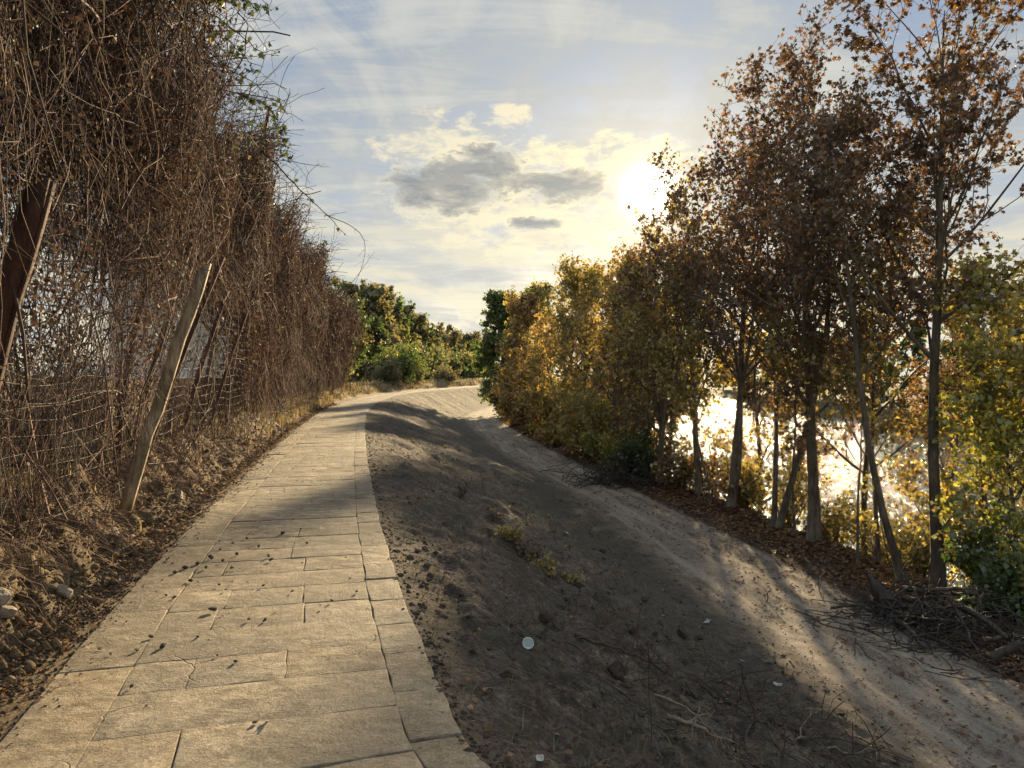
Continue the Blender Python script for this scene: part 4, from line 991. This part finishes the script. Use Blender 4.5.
# twiggy heap at bottom right: single stuff of fine twigs
n = 520; bx = np.array([gp(800, 745)[:2]])[0]
X = bx[0] + rng.normal(0, .9, n) ; Yv = bx[1] + rng.normal(0, .9, n); X = np.minimum(X, trL(Yv) + .2); X = np.maximum(X, edgeR(Yv) + .8)
P = grow(np.stack([X, Yv, ground(X, Yv) + .01], 1), np.stack([rng.normal(0, 1, n), rng.normal(0, 1, n), rng.uniform(0, .45, n)], 1), rng.uniform(.12, .6, n), 5, .22, -.03)
P[:, :, 2] = np.maximum(P[:, :, 2], ground(P[:, :, 0], P[:, :, 1]) + .005)
tm = MB(); kc = rng.uniform(.15, .6, n); tubes(tm, P, np.full((n, 5), .0035) * rng.uniform(.6, 1.5, (n, 1)), 3, np.stack([kc, kc * .87, kc * .75], 1))
tag(tm.build('twig_litter', M['stem']), 'scatter of fine dry twigs and roots at the foot of the slope', 'twigs', kind='stuff')

# bigger broken lumps of earth on the slope
import bmesh
bm = bmesh.new(); bmesh.ops.create_icosphere(bm, subdivisions=1, radius=1)
IV = np.array([v.co[:] for v in bm.verts]); IF = np.array([[v.index for v in f.verts] for f in bm.faces]); bm.free()
def lumps(name, label, X, Y_, s, mat):
    n = len(X); mb = MB()
    V = IV[None] * (1 + rng.normal(0, .16, (n, len(IV), 1))) * rng.uniform(.6, 1.2, (n, 1, 3)) * s[:, None, None]
    a = rng.random(n) * 6.28; ca, sa = np.cos(a)[:, None], np.sin(a)[:, None]
    V = np.stack([V[..., 0] * ca - V[..., 1] * sa, V[..., 0] * sa + V[..., 1] * ca, V[..., 2] * .7], -1) + np.stack([X, Y_, ground(X, Y_) + s * .15], 1)[:, None]
    mb.add(V, ((np.arange(n) * len(IV))[:, None, None] + IF[None]).reshape(-1, 3))
    return tag(mb.build(name, M[mat], colors=False), label, 'soil', kind='stuff')
n = 5200; Yv = 2.9 * (32 / 2.9) ** rng.random(n); u = rng.random(n); X = edgeR(Yv) + .08 + (trL(Yv) - edgeR(Yv)) * u
m = vn(X * .9, Yv * .9, 85) + .35 * u + rng.normal(0, .3, n) > .12; X, Yv = X[m], Yv[m]
lumps('earth_lumps', 'broken lumps of earth lying thickly in bands on the dug slope', X, Yv, .008 + .03 * rng.random(len(X)) ** 3, 'slope')
n = 2600; Yv = 2.9 * (26 / 2.9) ** rng.random(n); u = rng.random(n); X = edgeR(Yv) + .08 + (trL(Yv) - edgeR(Yv)) * u
m = vn(X * .8, Yv * .8, 86) + rng.normal(0, .35, n) > .1; X, Yv = X[m], Yv[m]
lumps('pale_earth_lumps', 'dry pale lumps of earth among the darker soil of the slope', X, Yv, .006 + .022 * rng.random(len(X)) ** 3, 'track')
n = 700; Yv = 2.9 * (20 / 2.9) ** rng.random(n); X = edgeR(Yv) + rng.normal(.03, .045, n)
lumps('edge_soil', 'soil spilled over the right-hand edge of the paving', X, Yv, .008 + .014 * rng.random(n) ** 2, 'slope')
n = 2600; Yv = 2.9 * (22 / 2.9) ** rng.random(n); X = edgeR(Yv) + .08 + (trL(Yv) - edgeR(Yv)) * rng.random(n)
P = grow(np.stack([X, Yv, ground(X, Yv) + .006], 1), np.stack([rng.normal(0, 1, n), rng.normal(0, 1, n), rng.uniform(-.1, .5, n)], 1), rng.uniform(.04, .22, n), 5, .3, -.08)
P[:, :, 2] = np.maximum(P[:, :, 2], ground(P[:, :, 0], P[:, :, 1]) + .003)
k = rng.uniform(.3, 1.3, n); rb = MB(); tubes(rb, P, (.0010 + .00018 * Yv)[:, None] * np.linspace(1.2, .5, 5)[None], 3, np.stack([k, k * .9, k * .78], 1))
tag(rb.build('slope_roots', M['stem']), 'short torn roots and straws poking out of the soil of the slope', 'roots', kind='stuff')
n = 1500; Yv = 3.0 * (24 / 3.0) ** rng.random(n); X = edgeL(Yv) - rng.uniform(.12, 1.0, n)
lumps('bank_lumps', 'broken lumps of dry earth at the foot of the bank', X, Yv, .01 + .035 * rng.random(n) ** 3, 'bank')
n = 420; Yv = 3 * (20 / 3) ** rng.random(n); X = edgeL(Yv) + 1.9 * rng.random(n) ** 2.2
s_ = litter('path_leaves', 'scraps of dead leaf and straw lying on the stone path', X, Yv, .012 + .0012 * Yv, 'litter', ('dead', .4))
# weeds
def weed(label, px, py, h, w, n, pal, mixp, group='weeds on the slope'):
    p = onground(px, py); return make_bush('weed', label, p[0], p[1], h, w, n, .045, pal, mixp, nst=9, cat='weed', group=group, bm='drywood')
weed('yellow-leaved weed on the slope above the others', 512, 541, .38, .25, 420, 'yellowgreen', ('gold', .5))
weed('brownish weed in the middle of the weed clump', 530, 560, .38, .32, 460, 'olive', ('dead', .5))
weed('dry brown weed below the yellow one', 548, 575, .34, .3, 420, 'dead', ('olive', .4))
weed('small green weed at the lower end of the clump', 572, 585, .24, .2, 260, 'yellowgreen', ('olive', .5))
weed('dull weed left of the yellow-leaved one', 495, 520, .3, .28, 300, 'dead', ('olive', .3))
weed('thin dry weed near the left side of the slope', 462, 497, .5, .2, 70, 'dead', None)
for i in range(12):
    y = rng.uniform(8, 26); u = rng.uniform(.2, .8); x = float(edgeR(y) + u * (trL(y) - edgeR(y)))
    make_bush('weed', 'small dull weed tuft growing in the slope soil', x, y, .16, .16, 130, .04, 'olive', ('green', .5), nst=6, cat='weed', group='small weed tufts on the slope', bm='drywood')

# brush pile at the right
def wpt(px, d, z): return ((px - 512) / F * d, d, z)
def gz(px, d, l=0.0):
    x, y = base_at(px, d); return (x, y, zg(x, y) + l)
# root stump
st = empty('root_stump', gz(885, 11.9)); tag(st, 'black torn root stump standing at the left end of the brush pile', 'stump')
sm = MB()
T = np.array([(0.15, 0, -.1), (.05, 0, .15), (-.05, 0, .35), (-.18, .03, .55), (-.26, .03, .72)])
tubes(sm, T, np.array([[.17, .15, .11, .06, .015]]), 8)
sm.build('trunk', M['deadwood'], st, smooth=True, colors=False)
rm = MB(); D = rng.normal(0, 1, (16, 3)); D[:, 2] = rng.uniform(-.5, .5, 16)
tubes(rm, grow(np.tile([[0, 0, .15]], (16, 1)) + rng.normal(0, .06, (16, 3)), D, rng.uniform(.3, .7, 16), 7, .25, -.06), .03 * np.linspace(1.2, .2, 7)[None] * np.ones((16, 1)), 5)
rm.build('roots', M['deadwood'], st, smooth=True, colors=False)
PB = [('thick broken limb lying across the top of the brush pile', (905, 11.6, .35), (1000, 10.8, .12), .05),
      ('long dark pole lying along the track edge of the brush pile', (915, 11.0, .06), (1010, 9.3, .05), .025),
      ('short thick log end pointing at the track', (898, 11.2, .12), (925, 10.3, .06), .045),
      ('grey limb bending over the right half of the brush pile', (960, 10.8, .45), (1030, 9.8, .1), .05),
      ('thin dark branch leaning up from the brush pile', (930, 11.2, .1), (905, 11.6, .75), .02),
      ('straight stick lying left of the root stump on the verge', (832, 12.0, .05), (885, 11.7, .06), .022),
      ('crooked branch in front of the root stump', (890, 11.5, .1), (950, 10.6, .3), .03),
      ('upright splintered branch in the middle of the pile', (975, 10.7, .1), (985, 10.9, .6), .03),
      ('long limb at the back of the brush pile', (900, 12.3, .3), (1040, 11.4, .35), .045),
      ('pale split branch on the right part of the pile', (985, 10.2, .2), (1040, 10.0, .25), .035),
      ('dark branch curling over the top of the pile', (930, 11.3, .55), (1000, 11.2, .5), .03),
      ('thin pole sloping from the pile top to the track', (950, 11.0, .5), (990, 9.6, .04), .02),
      ('low dark log at the right edge of the view', (995, 9.9, .08), (1060, 9.6, .1), .055),
      ('forked stick near the stump base', (900, 11.3, .05), (935, 11.5, .4), .022),
      ('bare branch sticking up behind the stump', (890, 12.4, .2), (925, 12.3, 1.0), .015)]
for lb, a, b, r in PB:
    A = gz(a[0], a[1], a[2]); B = gz(b[0], b[1], b[2]); mid = [(A[i] + B[i]) / 2 for i in range(3)]; mid[2] += abs(rng.normal(0, .08)) + .02
    branch(lb, [A, mid, B], r, 'deadwood' if 'pale' not in lb else 'palebark', 5, name='pile_branch', group='branches of the brush pile by the track')
n = 800; A = np.array(gz(955, 11.2)); Q = A + rng.normal(0, 1, (n, 3)) * np.array([.75, .75, .12]); Q[:, 2] = ground(Q[:, 0], Q[:, 1]) + np.abs(rng.normal(0, .22, n)) * np.exp(-((Q[:, 0] - A[0]) ** 2 + (Q[:, 1] - A[1]) ** 2) / 1.2)
P = grow(Q, np.stack([rng.normal(0, 1, n), rng.normal(0, 1, n), rng.normal(0, .3, n)], 1), rng.uniform(.2, .8, n), 5, .2, -.02)
P[:, :, 2] = np.maximum(P[:, :, 2], ground(P[:, :, 0], P[:, :, 1]) + .005)
tm = MB(); tubes(tm, P, np.full((n, 5), .005) * rng.uniform(.6, 2, (n, 1)), 4)
tag(tm.build('brush_twigs', M['deadwood'], colors=False), 'dark fine brushwood filling the pile at the right of the track', 'brushwood', kind='stuff')
# dark brush at the foot of dark bush
n = 420; A = np.array(gz(618, 26.0)); Q = A + rng.normal(0, 1, (n, 3)) * np.array([.7, .7, .1]); Q[:, 2] = ground(Q[:, 0], Q[:, 1]) + np.abs(rng.normal(0, .3, n))
P = grow(Q, np.stack([rng.normal(0, 1, n), rng.normal(0, 1, n), rng.normal(.1, .5, n)], 1), rng.uniform(.3, 1, n), 5, .2, -.02)
tm = MB(); tubes(tm, P, np.full((n, 5), .011), 4)
tag(tm.build('bush_brushwood', M['deadwood'], colors=False), 'dark brushwood heaped against the dark leafy bush by the track', 'brushwood', kind='stuff')

# litter scraps
def scrap(label, px, py, s, seed, mat='paper', cat='litter'):
    p = onground(px, py); rg = np.random.default_rng(seed); n = 7
    u = np.linspace(-1, 1, n); X, Y_ = np.meshgrid(u, u); Z = rg.normal(0, .13, X.shape) + .25 * np.abs(X)
    V = np.stack([X + rg.normal(0, .1, X.shape), Y_ * .7 + rg.normal(0, .1, X.shape), Z], -1).reshape(-1, 3) * s
    idx = np.arange(n * n).reshape(n, n)
    mb = MB(); mb.add(V, np.stack([idx[:-1, :-1], idx[:-1, 1:], idx[1:, 1:], idx[1:, :-1]], -1).reshape(-1, 4))
    o = mb.build('paper_scrap', M[mat], colors=False); o.location = (p[0], p[1], zg(p[0], p[1]) + s * .35); o.rotation_euler = (rg.normal(0, .3), rg.normal(0, .3), rg.random() * 6)
    md = o.modifiers.new('s', 'SOLIDIFY'); md.thickness = .002; tag(o, label, cat)
scrap('crumpled white paper scrap above the twiggy heap', 779, 688, .05, 1)
scrap('white scrap near the track in the foot of the slope', 744, 664, .035, 2)
scrap('small white scrap beside the weed clump', 566, 535, .06, 3)
scrap('pale scrap lying at the lower end of the slope by the path', 540, 765, .024, 4)
scrap('curled off-white scrap on the stone path', 261, 729, .03, 5)
scrap('white scrap between the boulder and the track', 708, 625, .05, 6)
p = onground(528, 650); lid = empty('plastic_lid', (p[0], p[1], zg(p[0], p[1]) + .035)); lid.rotation_euler = (R_(55), 0, R_(10)); tag(lid, 'round clear plastic lid standing on edge in the slope soil', 'lid')
a = np.linspace(0, 2 * np.pi, 24, endpoint=False)
mb = MB(); V = []
for r, z in ((.030, 0), (.030, .004), (.042, .006), (.042, .0)): V += [(math.cos(t) * r, math.sin(t) * r, z) for t in a]
Q = []
for rI in range(3):
    for i in range(24): Q.append((rI * 24 + i, rI * 24 + (i + 1) % 24, rI * 24 + 24 + (i + 1) % 24, rI * 24 + 24 + i))
mb.add(V, Q); mb.build('rim', M['plastic'], lid, colors=False)
mb = MB(); V = [(0, 0, .003)] + [(math.cos(t) * .0295, math.sin(t) * .0295, .003) for t in a]; mb.add(V, [(0, i + 1, (i + 1) % 24 + 1) for i in range(24)])
mb.build('disc', M['plastic'], lid, colors=False)

# ------------------------------------------------------------------ sky, sun, camera
SUN_AZ = math.atan2(650 - 512, F); SUN_EL = math.atan((HOR - 194) / F * math.cos(SUN_AZ))
sd = np.array([math.sin(SUN_AZ) * math.cos(SUN_EL), math.cos(SUN_AZ) * math.cos(SUN_EL), math.sin(SUN_EL)])
w = bpy.data.worlds.new('World'); SC.world = w; w.use_nodes = True; nt = w.node_tree; nt.nodes.clear(); g = N(nt)
K = 5.7   # background strength is 0.1: colours below are written x10
dirv = g.n('ShaderNodeTexCoord').outputs['Generated']
sx = g.n('ShaderNodeSeparateXYZ', inp={0: dirv}); X_, Y_, Z_ = sx.outputs
az = g.math('ARCTAN2', X_, Y_); el = g.math('ARCSINE', Z_)
azp = g.math('ADD', g.math('MULTIPLY', g.math('TANGENT', g.math('MINIMUM', g.math('MAXIMUM', az, -1.3), 1.3)), F), 512)
sky = g.n('ShaderNodeTexSky', sky_type='NISHITA', sun_disc=False, sun_elevation=SUN_EL, sun_rotation=SUN_AZ, altitude=100, air_density=1.0, dust_density=1.5, ozone_density=1.5).outputs[0]
# thin high cloud on a plane overhead
zc = g.math('ADD', g.math('MAXIMUM', Z_, 0.0), .10)
pl = g.n('ShaderNodeCombineXYZ', inp={0: g.math('DIVIDE', X_, zc), 1: g.math('DIVIDE', Y_, zc), 2: 0.0}).outputs[0]
mpn = g.n('ShaderNodeMapping', inp={'Vector': pl, 'Scale': (2.6, 1.1, 1), 'Rotation': (0, 0, 1.0)}).outputs[0]
ci = g.noise(mpn, 1.0, 9, .62, 1.1)
mp2 = g.n('ShaderNodeMapping', inp={'Vector': pl, 'Scale': (.7, 3.2, 1), 'Rotation': (0, 0, -.45)}).outputs[0]
ci2 = g.noise(mp2, 1.5, 8, .6, .5)
cover = g.ramp(g.math('ADD', g.math('MULTIPLY', ci, .6), g.math('MULTIPLY', ci2, .4)), [(.40, .0), (.49, .55), (.57, 1.)])
# glow round the sun
dt = g.n('ShaderNodeVectorMath', operation='DOT_PRODUCT', inp={0: dirv, 1: tuple(sd)}).outputs['Value']
ang = g.math('ARCCOSINE', g.math('MINIMUM', dt, 1.0))
def gauss(k): return g.math('EXPONENT', g.math('MULTIPLY', g.math('DIVIDE', ang, k), -1.0))
g1 = gauss(.30); g2 = gauss(.07)
core = g.math('EXPONENT', g.math('MULTIPLY', g.math('POWER', g.math('DIVIDE', ang, .021), 2.0), -1.0))
hz = g.math('EXPONENT', g.math('MULTIPLY', g.math('MAXIMUM', Z_, 0.0), -5.0))
def V3(c, s=1.0): return tuple(v * s for v in c)
blue = g.mix(hz, V3((.070, .13, .235), K), V3((.31, .31, .275), K))
base = g.mix(.95, g.mix(1, sky, (1.0, 1.0, 1.0), 'MULTIPLY'), blue)
ccol = g.mix(hz, V3((.19, .22, .26), K), V3((.36, .35, .295), K))
ccol = g.mix(g.math('MULTIPLY', g1, .6, clamp=True), ccol, V3((.40, .375, .29), K))
c = g.mix(cover, base, ccol)
c = g.mix(g.math('MULTIPLY', g.ramp(g.math('ADD', g.math('MULTIPLY', ci, .45), g.math('MULTIPLY', ci2, .55)), [(.50, 0.), (.62, 1.)]), .7), c, V3((.36, .36, .35), K))
# low cumulus layer: local coordinates in azimuth/elevation
lp_ = g.n('ShaderNodeCombineXYZ', inp={0: g.math('MULTIPLY', az, 1.0), 1: g.math('MULTIPLY', el, 2.3), 2: 0.0}).outputs[0]
nz = g.noise(lp_, 20, 14, .70, .25); nz2 = g.noise(lp_, 4.0, 8, .6, .3)
def blob(px, py, rx, ry, soft=1.0):
    a = math.atan((px - 512) / F); e = math.atan((HOR - py) / F * math.cos(a))
    u = g.math('DIVIDE', g.math('SUBTRACT', az, a), rx / F); v = g.math('DIVIDE', g.math('SUBTRACT', el, e), ry / F)
    return g.math('SUBTRACT', 1.0, g.math('ADD', g.math('MULTIPLY', u, u), g.math('MULTIPLY', v, v)))
def mx(*a):
    r = a[0]
    for b in a[1:]: r = g.math('MAXIMUM', r, b)
    return r
nc = g.math('MULTIPLY', g.math('SUBTRACT', nz, .5), 6.5)
bright = mx(blob(450, 160, 72, 42), blob(440, 200, 62, 28), blob(520, 180, 62, 30), blob(570, 190, 55, 26), blob(555, 160, 40, 20), blob(635, 155, 55, 22), blob(510, 118, 22, 13), blob(500, 215, 110, 22), blob(540, 240, 120, 20))
bm_ = g.ramp(g.math('ADD', g.math('SUBTRACT', bright, .02), nc), [(.0, 0.), (.9, 1.)])
dark = mx(blob(450, 186, 58, 27), blob(487, 172, 36, 24), blob(566, 187, 42, 17), blob(425, 195, 34, 16), blob(535, 224, 28, 7), blob(523, 182, 30, 10))
dm_ = g.ramp(g.math('ADD', dark, g.math('MULTIPLY', nc, .85)), [(-.0, 0.), (.35, .6), (1.0, 1.)])
brc = g.mix(g.math('MULTIPLY', gauss(.22), 1.6, clamp=True), V3((.44, .41, .33), K), V3((.62, .53, .32), K))
c = g.mix(g.math('MULTIPLY', bm_, .72), c, brc)
c = g.mix(g.math('MULTIPLY', dm_, .93), c, g.mix(nz, V3((.05, .07, .10), K), V3((.15, .17, .20), K)))
# low banks of cloud towards the horizon
lowm = g.math('MULTIPLY', g.ramp(el, [(.06, 1.), (.30, 0.)]), 1.0)
lp3 = g.n('ShaderNodeCombineXYZ', inp={0: g.math('MULTIPLY', az, 1.0), 1: g.math('MULTIPLY', el, 5.0), 2: 3.0}).outputs[0]
nl3 = g.noise(lp3, 5.5, 9, .62, .3)
c = g.mix(g.math('MULTIPLY', g.ramp(nl3, [(.47, 0.), (.56, 1.)]), g.math('MULTIPLY', lowm, .85)), c, V3((.46, .42, .31), K))
c = g.mix(g.math('MULTIPLY', g.ramp(nl3, [(.38, 1.), (.48, 0.)]), g.math('MULTIPLY', lowm, .7)), c, V3((.22, .245, .27), K))
# sun glow added on top
c = g.mix(1, c, g.mix(g.math('MULTIPLY', gauss(.45), g.math('EXPONENT', g.math('MULTIPLY', g.math('ABSOLUTE', Z_), -9.0))), (0, 0, 0), V3((.25, .225, .165), K)), 'ADD')
c = g.mix(1, c, g.mix(g.math('MULTIPLY', g1, 1.0), (0, 0, 0), V3((.06, .05, .025), K)), 'ADD')
c = g.mix(1, c, g.mix(g.math('MULTIPLY', g2, g.math('ADD', g.math('MULTIPLY', nz, 1.6), -.1)), (0, 0, 0), V3((.26, .21, .12), K)), 'ADD')
c = g.mix(1, c, g.mix(core, (0, 0, 0), V3((5, 4.6, 3.6), K)), 'ADD')
# unseen sky overhead and behind the camera boosted to add fill on the ground
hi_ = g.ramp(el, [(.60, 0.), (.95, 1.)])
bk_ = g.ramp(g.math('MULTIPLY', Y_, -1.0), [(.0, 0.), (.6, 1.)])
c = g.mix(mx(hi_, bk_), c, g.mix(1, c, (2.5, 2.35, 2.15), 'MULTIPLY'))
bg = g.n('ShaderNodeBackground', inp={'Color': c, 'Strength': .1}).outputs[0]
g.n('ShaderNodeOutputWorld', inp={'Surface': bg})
w.cycles.sampling_method = 'MANUAL'; w.cycles.sample_map_resolution = 1024

sun = bpy.data.lights.new('sun', 'SUN'); sun.energy = 4.8; sun.angle = R_(1.2); sun.color = (1.0, .77, .45)
so = bpy.data.objects.new('sun', sun); link(so)
from mathutils import Vector
so.rotation_euler = Vector(tuple(sd)).to_track_quat('Z', 'Y').to_euler(); so.location = (30, 60, 40)

cam = bpy.data.cameras.new('camera'); cam.lens = F / 1024 * 36; cam.sensor_width = 36; cam.clip_end = 5000; cam.clip_start = .05
co_ = bpy.data.objects.new('camera', cam); link(co_); co_.location = (0, 0, EYE)
co_.rotation_euler = (R_(90) - math.atan((384 - HOR) / F), 0, 0); SC.camera = co_



SC.view_settings.view_transform = 'Standard'; SC.view_settings.look = 'None'; SC.view_settings.gamma = 1; SC.view_settings.use_curve_mapping = False
SC.view_settings.exposure = 1.72
SC.render.engine = 'CYCLES'
cy = SC.cycles; cy.use_denoising = True; cy.max_bounces = 6; cy.diffuse_bounces = 3; cy.glossy_bounces = 2; cy.transmission_bounces = 4; cy.transparent_max_bounces = 4
cy.sample_clamp_indirect = 6; cy.caustics_reflective = False; cy.caustics_refractive = False
cy.use_adaptive_sampling = True; cy.adaptive_threshold = .02
